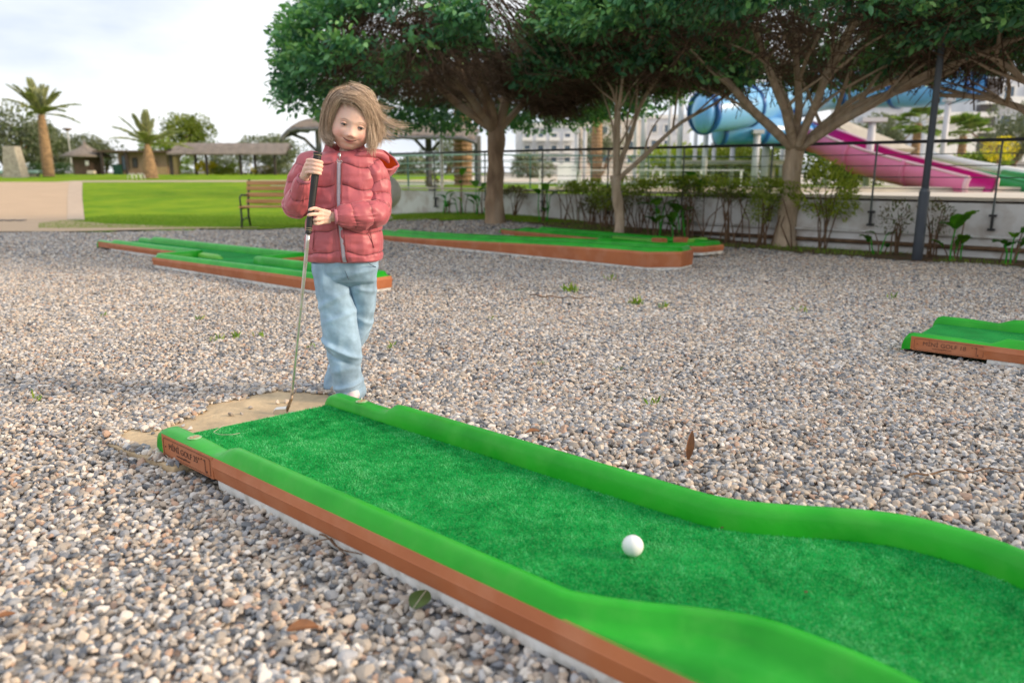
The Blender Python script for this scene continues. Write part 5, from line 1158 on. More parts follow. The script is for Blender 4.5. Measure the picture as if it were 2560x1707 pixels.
for s_ in (-1, 1):
    blend(.62*np.exp(-(((P1[:, 0]-s_*.038)/.017)**2+((P1[:, 2]+.030)/.016)**2))*(y < 0), (.78, .33, .28))
    blend(.28*np.exp(-(((P1[:, 0]-s_*.0265)/.015)**2+((P1[:, 2]-.001)/.009)**2))*(y < 0), (.42, .20, .15))
    bz_ = .0185-.10*np.abs(np.abs(P1[:, 0])-.025)-.5*np.maximum(0, np.abs(P1[:, 0])-.030)
    blend(.62*np.exp(-((P1[:, 2]-bz_)/.0021)**2)*np.exp(-((P1[:, 0]-s_*.027)/.0125)**4)*(y < 0), (.24, .13, .08))
    blend(.75*np.exp(-(((P1[:, 0]-s_*.0046)/.0028)**2+((P1[:, 2]+.0318)/.0018)**2))*(y < -.4), (.16, .05, .035))
blend(.30*np.exp(-((P1[:, 0]/.010)**2+((P1[:, 2]+.026)/.009)**2))*(y < 0), (.66, .24, .18))
blend(.9*np.clip(upl*1.3, 0, 1), (.48, .11, .10)); blend(.9*np.clip(lwl*1.3, 0, 1), (.52, .15, .135)); blend(.95*np.clip(groove*1.6, 0, 1), (.10, .02, .02))
Pw = np.array([(HC+Rm@Vector(p))[:] for p in P1[:, :]])
def head_pt(v): return HC+Rm@Vector(v)
hme.vertices.foreach_set('co', Pw.astype(np.float32).ravel()); setcol(hme, C); smooth_(hme)
# ---- body under the clothes: neck, arms, hands, legs as one skin, joined with the head
class Body(MB): pass
bmb = MB()
wristR, elbR, shR = A_(762, 441, -.125), A_(737, 520, -.02), A_(766, 400, .0)
wristL, elbL, shL = A_(826, 543, -.125), A_(944, 526, -.03), A_(922, 404, .01)
bmb.tube([shR, (shR+elbR)/2, elbR, (elbR+wristR)/2, wristR], [.018, .022, .021, .020, .0155], 12)
bmb.tube([shL, (shL+elbL)/2, elbL, (elbL+wristL)/2, wristL], [.018, .022, .021, .020, .0155], 12)
bmb.tube([A_(860, 430, .02), A_(866, 400, .015), HC+Vector((0, .012, -.045))], [.036, .032, .031], 16)
bmb.tube([A_(858, 405, .01), A_(858, 470, .01), A_(858, 560, .01), A_(858, 650, .01)], [.05, .075, .075, .075], 16)
bmb.tube([shR, A_(820, 414, .03), A_(858, 416, .03), A_(900, 414, .03), shL], [.016, .02, .03, .02, .016], 12)
bmb.tube([A_(832, 640, .0), A_(848, 800, .0), A_(872, 930, .0), A_(876, 985, .0)], [.055, .040, .030, .022], 12)
bmb.tube([A_(900, 640, .03), A_(905, 780, .06), A_(850, 905, .13), A_(832, 955, .16)], [.055, .038, .028, .022], 12)
# grip geometry
gripT, gripB = A_(794.5, 382, -.150), A_(771, 584, -.175); clubB = gz(716, 1031, .012)
def grip_at(py):
    t_ = (py-382)/(584-382); return gripT+(gripB-gripT)*t_
gax = (gripB-gripT)/np.linalg.norm(gripB-gripT)
RF = .0068
def finger(pts, r0=RF, n=8):
    P = [np.array(p) for p in pts]; Q = resample(P, .004)
    for _ in range(2): Q[1:-1] = .25*Q[:-2]+.5*Q[1:-1]+.25*Q[2:]
    N = len(Q); t_ = np.linspace(0, 1, N); rr = r0*(1.0-.16*t_)*(1+.05*np.cos(t_*13)); rr[-1] *= .45; rr[-2] *= .82; rr[0] *= .9
    bmb.tube(Q, list(rr), n)
def wrap(cy, sgn, start_px, start_dd, r_g, span_, lift=0.0, rf=RF, a0=-.25, tiplen=0):
    """finger that starts on the back of the hand, crosses the grip in front and curls round it"""
    c = grip_at(cy); e1 = np.array([1.0, 0, 0]); e1 -= gax*e1.dot(gax); e1 /= np.linalg.norm(e1); e2 = np.cross(gax, e1); e2 = e2 if e2[1] < 0 else -e2   # e2 points to the camera
    rr = r_g+rf*.92; pts = [start_px]
    for k in range(7):
        a = a0+span_*k/6; pts.append(c - e1*sgn*math.cos(a)*rr*1.05*-1*-1 + e2*math.sin(a)*rr + gax*lift*k/6)
    return pts
# upper hand (her right): back of the hand at the left, fingers close over the front of the grip to the right
rg = .0118
palmc = A_(771, 421, -.145)
kn = [(771, 400), (767.5, 410), (767, 420.5), (769, 430.5)]; cys = [403.5, 413, 423, 432]
for (kx, ky), cy, rf, sp_ in zip(kn, cys, (.0070, .0071, .0069, .0062), (2.75, 3.05, 3.05, 2.95)):
    c = A_(kx, ky, -.163); p = wrap(cy, 1, c, 0, rg, sp_, .001, rf, a0=.30); finger([A_(kx-2, ky+3, -.148)]+p, rf)
# palm and back of hand
for (a, b_, r0, r1) in (((774, 404, -.150), (765, 434, -.140), .0115, .0125), ((768, 412, -.152), (763, 436, -.138), .0115, .013), ((772, 424, -.150), (765, 438, -.135), .0125, .014), ((778, 412, -.140), (768, 438, -.130), .011, .013)):
    bmb.tube([A_(*a), (A_(*a)+A_(*b_))/2, A_(*b_)], [r0*.8, (r0+r1)/2, r1], 10)
bmb.tube([A_(766, 432, -.138), wristR], [.0145, .0155], 10)
finger([A_(776, 424, -.128), A_(786, 415, -.128), A_(797, 408, -.138), A_(804, 405, -.147), A_(805.5, 411, -.152)], .0078)      # thumb behind the grip, tip at the right
# lower hand (her left): comes from the right, index and middle lie over the grip
for (pts, rf) in (
    ([(806, 527, -.148), (797, 523.5, -.163), (786, 520.5, -.176), (777, 523, -.187), (770.5, 526.5, -.186)], .0068),
    ([(806, 536.5, -.150), (798, 536, -.166), (785, 535.5, -.184), (775, 537, -.193), (767.5, 539, -.192)], .0070),
    ([(806, 546.5, -.150), (799, 548.5, -.166), (789, 549, -.177), (784.5, 549.5, -.172), (784.5, 551, -.160)], .0068),
    ([(806, 556.5, -.148), (799, 559, -.160), (789, 560, -.170), (783.8, 559, -.166), (784, 559.5, -.156)], .0060)):
    finger([A_(*q) for q in pts], rf)
for (a, b_, r0, r1) in (((806, 527.5, -.146), (824, 535, -.132), .0085, .012), ((805, 536.5, -.147), (824, 540, -.131), .0095, .013), ((805, 546, -.147), (824, 545, -.131), .0095, .013), ((806, 555, -.145), (824, 550, -.130), .0080, .012)):
    bmb.tube([A_(*a), (A_(*a)+A_(*b_))/2, A_(*b_)], [r0, (r0+r1)/2, r1], 10)
finger([A_(812, 534, -.128), A_(797, 530, -.138), A_(786, 531, -.148), A_(780, 533, -.150)], .0075)      # thumb behind the grip
bme = bmb.mesh('body_core'); tmp = bpy.data.objects.new('body_core', bme); COL.objects.link(tmp)
rm = tmp.modifiers.new('r', 'REMESH'); rm.mode = 'VOXEL'; rm.voxel_size = .0022; sm = tmp.modifiers.new('s', 'SMOOTH'); sm.factor = .5; sm.iterations = 2
bpy.context.view_layer.update(); be = bpy.data.meshes.new_from_object(tmp.evaluated_get(bpy.context.evaluated_depsgraph_get())); bpy.data.objects.remove(tmp)
V = np.array([v.co for v in be.vertices]); C2_ = np.tile(base*[.98, .95, .93], (len(V), 1)); 
wv = vnoise(V, 60)[:, None]; C2_ = C2_*(1-.06+.12*wv); setcol(be, C2_)
bm = bmesh.new(); bm.from_mesh(hme); bm.from_mesh(be); full = bpy.data.meshes.new('body'); bm.to_mesh(full); bm.free(); 
put('body', full, M['skin'], girl, True)
# ---- eyes, lashes, ears
for s_, nm in ((-1, ''), (1, '')):
    c = Vector((s_*.0265, -.0672, .0005)); mb = MB(); mb.sphere((0, 0, 0), 1, 20, 14); me = mb.mesh('eye'); me.transform(Matrix.Translation(head_pt(c)) @ Rm.to_4x4() @ Matrix.Rotation(s_*-.10, 4, 'Y') @ Matrix.Diagonal((.0118, .0078, .0044, 1))); e = put('eye', me, M['eye_w'], girl, True)
    mb = MB(); mb.sphere((0, 0, 0), 1, 16, 10); me = mb.mesh('iris'); me.transform(Matrix.Translation(-girl.location) @ Matrix.Translation(head_pt(c+Vector((.0014, -.0038, -.0008)))) @ Rm.to_4x4() @ Matrix.Diagonal((.0064, .0046, .0036, 1))); put('iris', me, M['iris'], e, True, world=False)
    mb = MB(); pts = []
    for k in range(9):
        q = (k-4)/4; pts.append(head_pt(c+Vector((q*.0118, -.0062+.0055*q*q, .0030-.0040*q*q+(.0006 if q*s_ > 0 else -.0004)*abs(q)))))
    mb.tube(pts, [.0005, .0012, .0019, .0022, .0022, .0022, .0019, .0014, .0008], 6); mb.put('upper_lash', M['lash'], girl, True)
    mb = MB(); pts = [head_pt(c+Vector(((k-4)/4*.0115, -.0052+.0052*((k-4)/4)**2, .0062-.0048*((k-4)/4)**2))) for k in range(9)]; mb.tube(pts, [.0006, .0018, .0024, .0027, .0027, .0027, .0024, .0018, .0006], 8); me = mb.mesh('eyelid'); setcol(me, np.tile([.74, .47, .37], (len(me.vertices), 1))); put('eyelid', me, M['skin'], girl, True)
    mb = MB(); pts = [head_pt(c+Vector(((k-4)/4*.0105, -.0050+.0048*((k-4)/4)**2, -.0048+.0036*((k-4)/4)**2))) for k in range(9)]; mb.tube(pts, [.0004, .0012, .0016, .0018, .0018, .0018, .0016, .0012, .0004], 8); me = mb.mesh('lower_lid'); setcol(me, np.tile([.72, .45, .36], (len(me.vertices), 1))); put('lower_lid', me, M['skin'], girl, True)
    mb = MB(); ec = Vector((s_*.0665, .012, -.006)); mb.tube([head_pt(ec+Vector((s_*.004*math.sin(a*1.0)**2, .008*math.cos(a)*1.0, .014*math.sin(a)))) for a in np.linspace(0, 2*PI, 17)], .0036, 6, cap=False); mb.sphere(head_pt(ec-Vector((s_*.002, 0, 0))), .008, 10, 8, (.5, .8, 1.3)); me = mb.mesh('ear'); setcol(me, np.tile([.60, .30, .22], (len(me.vertices), 1))); put('ear', me, M['skin'], girl, True)
# ---- hair: under-cap and blown locks
bm = bmesh.new(); bmesh.ops.create_icosphere(bm, subdivisions=5, radius=1); hv = np.array([v.co[:] for v in bm.verts])
kill = []
for v, u in zip(bm.verts, hv):
    q = Vector((u[0]*.0745, u[1]*.092+.012, u[2]*.094+.001)); hl = .055+.016*float(sstep(-.05, -.45, u[0]))-.75*max(0, abs(u[0])-.35)**1.4*.16
    if (u[1] < -.10+.25*max(0, -u[2]) and q.z < hl-.02*(u[1]+.9)) or q.z < -.055: kill.append(v)
    f = 1+.03*vnoise(np.array([u*[9, 2.5, 2]]), 1.0)[0]
    q = q*f; v.co = head_pt(q)
bmesh.ops.delete(bm, geom=kill, context='VERTS'); me = bpy.data.meshes.new('hair_cap'); bm.to_mesh(me); bm.free()
hair = put('hair', me, M['hair_base'], girl, True)
g = np.random.default_rng(21)
def I_(px, py, dd): return np.array(A_(px, py, dd))
# guide locks: picture column/row and depth; each a bundle of strands: (points, count, spread start, spread end)
GL = [
 ([(872, 214, -.05), (858, 228, -.090), (843, 248, -.096), (831, 278, -.082), (823, 312, -.064), (821, 338, -.056)], 90, .005, .005),
 # left side, falling past the cheek to a curled-in end
 ([(868, 212, -.02), (842, 222, -.045), (822, 252, -.060), (812, 292, -.052), (807, 325, -.045), (815, 349, -.050), (831, 356, -.066)], 150, .006, .008),
 ([(866, 211, .0), (836, 226, -.01), (812, 262, -.015), (804, 300, -.012), (801, 330, -.01), (807, 346, -.02), (826, 354, -.050)], 150, .007, .008),
 ([(870, 214, -.04), (850, 226, -.072), (831, 254, -.085), (822, 286, -.072), (815, 318, -.055), (820, 344, -.058), (834, 357, -.070)], 130, .005, .007),
 ([(866, 213, .03), (838, 230, .03), (814, 270, .03), (806, 312, .03), (808, 342, .02), (822, 352, .0)], 110, .010, .010),
 # crown and fringe swept to the right
 ([(872, 212, -.02), (864, 215, -.055), (866, 226, -.088), (884, 238, -.096), (906, 254, -.086), (925, 284, -.066), (936, 316, -.050)], 160, .006, .010),
 ([(866, 212, -.03), (852, 219, -.068), (852, 234, -.092), (868, 245, -.102), (892, 252, -.098), (915, 272, -.078), (930, 306, -.056)], 140, .006, .010),
 ([(874, 209, -.01), (884, 208, -.045), (900, 222, -.070), (918, 246, -.066), (932, 276, -.050), (944, 310, -.035), (942, 348, -.030), (930, 372, -.035)], 170, .006, .010),
 ([(874, 207, .01), (892, 206, -.01), (910, 222, -.025), (928, 250, -.025), (944, 288, -.015), (955, 322, -.01), (950, 358, -.01), (938, 380, -.02)], 170, .007, .010),
 ([(876, 207, .03), (896, 210, .03), (916, 230, .03), (934, 262, .03), (950, 302, .03), (958, 340, .02), (946, 372, .0)], 130, .010, .012),
 ([(880, 214, -.03), (902, 232, -.062), (917, 262, -.060), (924, 296, -.050), (928, 330, -.045), (932, 358, -.045), (926, 384, -.048)], 150, .006, .010),
 ([(882, 216, -.02), (908, 240, -.055), (922, 275, -.052), (930, 312, -.040), (936, 345, -.035), (940, 374, -.035), (934, 394, -.040)], 120, .006, .010),
 # wisps carried off by the wind
 ([(880, 212, -.02), (908, 230, -.04), (932, 262, -.03), (958, 296, -.015), (988, 312, -.005), (1016, 315, .0), (1032, 316, .0)], 30, .005, .007),
 ([(884, 212, -.02), (912, 232, -.03), (936, 266, -.02), (960, 302, -.01), (985, 318, .0), (1008, 324, .0), (1020, 334, .0)], 16, .006, .013),
 ([(880, 211, .0), (906, 226, -.01), (930, 248, -.01), (950, 264, .0), (972, 272, .01), (985, 268, .02), (990, 256, .02)], 9, .005, .008),
 ([(880, 210, .0), (910, 230, -.01), (936, 262, .0), (948, 300, .0), (962, 330, .0), (980, 342, .0), (998, 336, .0)], 13, .006, .012),
 ([(882, 212, .01), (914, 238, .0), (940, 276, .0), (952, 322, .0), (960, 350, .0), (972, 362, .0), (984, 372, .0)], 12, .006, .012),
 ([(876, 208, .0), (880, 200, -.01), (888, 196, .0), (896, 186, .0), (904, 182, .0)], 5, .004, .006),
 ([(872, 210, -.03), (858, 216, -.07), (856, 236, -.100), (862, 256, -.108), (864, 270, -.106)], 12, .004, .004),
 ([(876, 211, -.03), (872, 222, -.075), (876, 246, -.104), (880, 262, -.110), (879, 272, -.108)], 12, .004, .004),
 ([(880, 212, -.03), (884, 226, -.080), (894, 248, -.100), (900, 262, -.102), (898, 276, -.098)], 12, .004, .004),
]
HCn = np.array(HC)
for gi, (pts, cnt, s0, s1) in enumerate(GL):
    G_ = resample(np.array([I_(q[0]-(9*max(0, min(1, (q[0]-915)/35)) if cnt > 100 else 0)+7*max(0, min(1, (835-q[0])/30)), q[1]+25*math.exp(-max(0, q[1]-208)/28)-(6*math.exp(-((q[1]-252)/14)**2) if q[2] < -.08 and cnt > 100 else 0)-(8*max(0, min(1, (q[1]-350)/25)) if q[0] > 860 else 0), q[2]) for q in pts]), .008); 
    for _ in range(2): G_[1:-1] = .25*G_[:-2]+.5*G_[1:-1]+.25*G_[2:]
    N = len(G_); t_ = np.linspace(0, 1, N); V = []; F = []; vv = []; nb = 0
    for k in range(int(cnt*2.6)):
        clump = g.integers(0, 23); gc = np.random.default_rng(gi*50+clump); o0 = gc.normal(0, s0, 3); o1 = gc.normal(0, s1*.8, 3)
        a0 = g.normal(0, s0*.8, 3); a1 = g.normal(0, s1*.62, 3); ln = g.uniform(.90 if gi < 5 else .80, 1.0); n_ = max(5, int(N*ln)); ph = g.random()*6
        off = (o0+a0)[None]*(1-t_[:n_, None])+(o1+a1)[None]*t_[:n_, None]; wv = np.stack([np.sin(t_[:n_]*9+ph), np.cos(t_[:n_]*7+ph*2), np.sin(t_[:n_]*8+ph*3)], 1)*.0016*t_[:n_, None]*(2.2 if gi in (12, 13, 14, 15, 16) else 1)
        Q = G_[:n_]+off+wv; rad = .00036*(1-.55*t_[:n_])*(1.1 if cnt > 50 else .8)
        tn = np.gradient(Q, axis=0); tn /= np.linalg.norm(tn, axis=1, keepdims=True)+1e-9; sx = np.cross(tn, [0, 1, .2]); sx /= np.linalg.norm(sx, axis=1, keepdims=True)+1e-9; sy = np.cross(tn, sx)
        ring = np.stack([Q+sx*rad[:, None]*1.6, Q-sx*rad[:, None]*.8+sy*rad[:, None]*1.1, Q-sx*rad[:, None]*.8-sy*rad[:, None]*1.1], 1).reshape(-1, 3); V.append(ring)
        i = np.arange(n_-1)[:, None]*3+nb; F.append(np.concatenate([i+np.array([[0, 1, 4, 3]]), i+np.array([[1, 2, 5, 4]]), i+np.array([[2, 0, 3, 5]])])); nb += n_*3
        vv.append(np.full((n_-1)*3, np.clip(g.normal(.47+.26*(gc.random()-.5)*2, .17), 0, 1)))
    me = nmesh('lock', np.concatenate(V), np.concatenate(F)); at_ = me.attributes.new('v', 'FLOAT', 'FACE'); at_.data.foreach_set('value', np.concatenate(vv).astype(np.float32))
    me.transform(Matrix.Translation(-girl.location)); put('lock', me, M['hair'], hair, True, world=False)

# ---- jacket
JC = np.array([.46, .108, .130])
def loft(rows_c, ex, ey, ez_rows, ra, rb, nth, puff, name): pass
zlev = [(379, 818, 906, .042, .0), (386, 792, 925, .052, .0), (394, 775, 936, .062, .0), (408, 765, 942, .072, .0), (450, 769, 944, .082, .0), (500, 771, 946, .088, .0), (550, 771, 947, .092, .0), (600, 770, 950, .095, .0), (636, 769, 952, .096, .0), (648, 772, 950, .090, .0), (652, 778, 944, .078, .0)]
zl = np.array([[A_(0, q[0])[2], A_(q[1], q[0])[0], A_(q[2], q[0])[0], q[3]] for q in zlev])[::-1]
def torso(th, z):
    xl = np.interp(z, zl[:, 0], zl[:, 1]); xr = np.interp(z, zl[:, 0], zl[:, 2]); hd = np.interp(z, zl[:, 0], zl[:, 3]); c, s_ = np.cos(th), np.sin(th); e = .80
    X = (xl+xr)/2+(xr-xl)/2*np.sign(c)*np.abs(c)**e; Y = DG+.01+hd*np.sign(s_)*np.abs(s_)**e; return X, Y
nz_t, nth = 230, 420
zs = np.linspace(zl[0, 0], zl[-1, 0], nz_t); ths = np.linspace(-PI, PI, nth, endpoint=False); TH, ZZ = np.meshgrid(ths, zs)
X, Y = torso(TH, ZZ); zc0 = A_(0, 402)[2]; xm = np.interp(ZZ, zl[:, 0], (zl[:, 1]+zl[:, 2])/2)
ax = np.abs(X-(xm-.006)); fr = (Y < DG).astype(float)
sp_seam = .0715
ph = (ZZ - zc0 + .32*ax*(1-.5*np.clip(ax/.12, 0, 1)) + .004*np.sin(X*60))/sp_seam + .08*vnoise(np.stack([X, Y, ZZ], -1), 9)
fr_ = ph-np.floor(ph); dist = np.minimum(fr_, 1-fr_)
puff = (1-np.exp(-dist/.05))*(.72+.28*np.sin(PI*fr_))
pl_ = np.exp(-(((X-(xm-.006))/.011)**2))*(Y < DG)                                # zip placket
P3 = np.stack([X, Y, ZZ], -1)
wr = (vnoise(P3*[1, 1, .20], 95)-.5)*.0052*np.exp(-dist/.20)+(vnoise(P3*[1, 1, .35], 34, 3)-.5)*.0085+(vnoise(P3*[.5, 1, 1.5], 46, 9)-.5)*.0045+.004*(.5-np.abs(vnoise(P3*[1, .6, .5], 27, 19)-.5)*2)
nx_, ny_ = np.cos(TH), np.sin(TH); disp = .0072*puff*(1-.85*pl_)+wr*(1-.7*pl_)
X2 = X+nx_*disp; Y2 = Y+ny_*disp
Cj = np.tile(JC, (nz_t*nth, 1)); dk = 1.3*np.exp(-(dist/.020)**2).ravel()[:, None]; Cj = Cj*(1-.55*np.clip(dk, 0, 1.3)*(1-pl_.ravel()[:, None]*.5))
i, j = np.meshgrid(np.arange(nz_t-1), np.arange(nth), indexing='ij'); a = (i*nth+j).ravel(); b_ = (i*nth+(j+1) % nth).ravel()
jme = nmesh('torso', np.stack([X2, Y2, ZZ], -1).reshape(-1, 3), np.stack([a, b_, b_+nth, a+nth], 1)); setcol(jme, Cj)
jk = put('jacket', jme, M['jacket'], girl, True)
def front_pt(x_, z, lift=.0):
    c = np.interp(z, zl[:, 0], (zl[:, 1]+zl[:, 2])/2); h = np.interp(z, zl[:, 0], (zl[:, 2]-zl[:, 1])/2); hd = np.interp(z, zl[:, 0], zl[:, 3]); q = np.clip((x_-c)/h, -1, 1); th = -math.acos(np.sign(q)*abs(q)**(1/.80)); s_ = abs(math.sin(th))**.8; return np.array([x_, DG+.01-hd*s_-lift, z])
def sub(mb, name, m, parent, smooth=True, col=None):
    me = mb.mesh(name); me.transform(Matrix.Translation(-girl.location))
    if col is not None: setcol(me, np.tile(col, (len(me.vertices), 1)))
    return put(name, me, M[m], parent, smooth, world=False)
# zipper tape, placket edges, pull
zx = [(843.5, 404), (844.5, 450), (845.5, 500), (850, 560), (856, 610), (861, 657)]
zpts = []
for px, py in zx:
    p = A_(px, py, -.09); zpts.append(p)
zpts = resample(np.array(zpts), .01)
def ribbon(pts, w, lift, dx=0.0, th_=.0012):
    rows = []
    for p in pts: rows.append([front_pt(p[0]+dx+w*q, p[2], lift+(th_ if abs(q) < 1 else 0)) for q in (-1, -.7, 0, .7, 1)])
    mb = MB(); mb.grid(rows); return mb
sub(ribbon(zpts, .0062, .0065), 'zip_tape', 'zip', jk)
for s_ in (-1, 1): sub(ribbon(zpts, .0016, .0072, s_*.0098, .0022), 'placket_edge', 'seam', jk)
pz = front_pt(float(A_(846, 392, -.09)[0]), float(A_(846, 392)[2]), .016); mb = MB(); mb.tube([pz+[.001, 0, .012], pz+[.0, -.002, .0], pz+[-.001, -.002, -.010]], [.003, .0034, .0022], 8); zp = sub(mb, 'zip_slider', 'steel', jk)
hp_ = []
for k in range(25): a = 2*PI*k/24; hp_.append(pz+np.array([16*math.sin(a)**3*.00052-.002, -.003, (13*math.cos(a)-5*math.cos(2*a)-2*math.cos(3*a)-math.cos(4*a))*.00048-.019]))
mb = MB(); mb.tube(hp_, .0011, 6, cap=False); sub(mb, 'heart_pull', 'steel', jk)
# sleeves
def sleeve(pts, rads, seams, name, seed, flat=1.0, ntheta=110, amp=.0046, tw=0):
    P = resample(np.array(pts), .0028)
    for _ in range(14): P[1:-1] = .25*P[:-2]+.5*P[1:-1]+.25*P[2:]
    N = len(P); t_ = np.linspace(0, 1, N); rr = np.interp(t_, np.linspace(0, 1, len(rads)), rads); tn = np.gradient(P, axis=0); tn /= np.linalg.norm(tn, axis=1, keepdims=True); ref = np.array([0, 1.0, 0]); sx = np.cross(tn, ref); sx /= np.linalg.norm(sx, axis=1, keepdims=True); sy = np.cross(sx, tn)
    th = np.linspace(0, 2*PI, ntheta, endpoint=False); T, H_ = np.meshgrid(th, t_); pos = t_*seams; f = (H_*seams+.10*np.sin(T*1+seed)+.06*np.sin(T*3+seed*2)); fr_ = f-np.floor(f); ds = np.minimum(fr_, 1-fr_)
    base_ = P[:, None, :]+(sx[:, None, :]*np.cos(T)[..., None]+sy[:, None, :]*np.sin(T)[..., None])*rr[:, None, None]
    w = (vnoise(base_, 60, seed)-.5)*.0042+(vnoise(base_, 26, seed+3)-.5)*.009+.005*(.5-np.abs(vnoise(base_*[1, 1, .7], 30, seed+19)-.5)*2)
    # stretched wrinkles running along the sleeve near seams
    w += (vnoise(np.stack([np.cos(T)*3.2+9, np.sin(T)*3.2+9, H_*5], -1), 1.9, seed)-.5)*.009*np.exp(-ds/.22)
    d = amp*(1-np.exp(-ds/.10))*(.6+.4*np.sin(PI*fr_))+w; endf = np.clip((1-H_)/.03, 0, 1)
    Q = base_+(sx[:, None, :]*np.cos(T)[..., None]+sy[:, None, :]*np.sin(T)[..., None])*(d*endf)[..., None]
    i, j = np.meshgrid(np.arange(N-1), np.arange(ntheta), indexing='ij'); a = (i*ntheta+j).ravel(); b_ = (i*ntheta+(j+1) % ntheta).ravel(); me = nmesh(name, Q.reshape(-1, 3), np.stack([a, b_, b_+ntheta, a+ntheta], 1))
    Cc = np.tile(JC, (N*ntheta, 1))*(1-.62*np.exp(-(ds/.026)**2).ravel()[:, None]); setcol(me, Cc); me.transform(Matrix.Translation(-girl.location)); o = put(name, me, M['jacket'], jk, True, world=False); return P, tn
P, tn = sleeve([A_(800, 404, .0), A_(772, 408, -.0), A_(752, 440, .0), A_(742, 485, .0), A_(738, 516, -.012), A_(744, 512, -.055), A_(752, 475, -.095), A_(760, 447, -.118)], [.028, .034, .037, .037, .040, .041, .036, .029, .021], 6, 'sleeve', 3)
def cuffring(c, ax_, r_, w): mb = MB(); rows = []; u = np.cross(ax_, [0, 1, 0.1]); u /= np.linalg.norm(u); v = np.cross(ax_, u); mb.grid([[c+(u*math.cos(a)+v*math.sin(a))*rr_+ax_*o_ for a in np.linspace(0, 2*PI, 29)] for rr_, o_ in ((r_*.80, w*.5), (r_*.95, w*.62), (r_*1.0, w*.4), (r_*1.02, 0), (r_*.98, -w*.5), (r_*.85, -w*.7))]); return mb
sub(cuffring(P[-1], tn[-1], .0235, .010), 'cuff', 'cuff', jk)
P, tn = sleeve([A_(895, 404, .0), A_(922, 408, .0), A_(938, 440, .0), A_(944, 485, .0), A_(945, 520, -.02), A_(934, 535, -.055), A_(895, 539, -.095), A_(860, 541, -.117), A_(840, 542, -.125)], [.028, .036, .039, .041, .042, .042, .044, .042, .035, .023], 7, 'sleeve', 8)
sub(cuffring(P[-1], tn[-1], .0245, .010), 'cuff', 'cuff', jk)
# collar and hood
rows = []; cc = A_(863, 400, .012)
z_b, z_s, z_f = A_(0, 406)[2], A_(0, 357)[2], A_(0, 381)[2]
for q, f in ((0, 1.0), (.18, .97), (.4, .91), (.6, .85), (.8, .79), (.95, .76), (1.0, .735), (.97, .70), (.75, .70), (.4, .72)):
    r_ = []
    for k in range(97):
        a = 2*PI*k/96; fd = math.exp(-((math.atan2(math.sin(a+PI/2), math.cos(a+PI/2)))/.85)**2); zt = z_s+(z_f-z_s)*fd-.006*max(0, math.cos(a)); fold = .0016*math.sin(a*17+q*3)+.0022*math.sin(a*7+1)
        rx = (.086*(1-.10*fd))*f+fold; ry = (.066-.004*fd)*f+fold; r_.append((cc[0]+math.cos(a)*rx, cc[1]+math.sin(a)*ry, z_b+(zt-z_b)*q))
    rows.append(r_)
mb = MB(); mb.grid(rows); sub(mb, 'collar', 'jacket', jk, True, JC)
for dx in (0,): 
    mb = MB(); f0 = A_(842, 402, 0); pts = [np.array(at(844.5+2*q, 404-20*q, cc[1]-.0665*(1-.25*q)-.0040)) for q in (0, .33, .66, 1)]; mb.tube(pts, [.0028]*4, 8); sub(mb, 'collar_zip', 'zip', jk)
hc = Vector(A_(948, 398, .035)); hM = Matrix.Rotation(R(24), 3, 'Y') @ Matrix.Rotation(R(32), 3, 'X')
rows = []; rin = []
for i in range(15):
    q = i/14; th = PI*.5+PI*.5*q; r_ = []; r2 = []
    for k in range(41):
        a = 2*PI*k/40; rr_ = math.sin(th)**.8; wv = 1+.04*math.sin(a*5+q*3)+.03*math.sin(a*9)
        r_.append(hc+hM@Vector((math.cos(a)*.064*rr_*wv, math.sin(a)*.050*rr_*wv, math.cos(th)*.072))); r2.append(hc+hM@Vector((math.cos(a)*.059*rr_*wv, math.sin(a)*.045*rr_*wv, math.cos(th)*.066+.001)))
    rows.append(r_); rin.append(r2)
mb = MB(); mb.grid(rows); mb.tube(rows[0], .0042, 6, cap=False); sub(mb, 'hood', 'jacket', jk, True, JC)
mb = MB(); mb.grid(rin); sub(mb, 'hood_lining', 'orange', jk)
mb = MB(); mb.tube([A_(884, 392, -.052), A_(900, 388, -.045), A_(918, 384, -.032), A_(936, 383, -.015), A_(952, 386, .0), A_(966, 396, .015), A_(972, 408, .02)], [.003, .010, .014, .015, .014, .011, .004], 12); sub(mb, 'hood_edge', 'jacket', jk, True, JC)
# pockets
for pts in ([(784, 576), (782, 600), (779, 628), (789, 626)], [(921, 576), (925, 600), (930, 622), (941, 616), (938, 580)]):
    pp = [front_pt(float(A_(px, py, -.09)[0]), float(A_(px, py, -.09)[2]), .0125) for px, py in pts]; mb = MB(); mb.tube(resample(np.array(pp), .01), .0014, 5); sub(mb, 'pocket_seam', 'seam', jk)
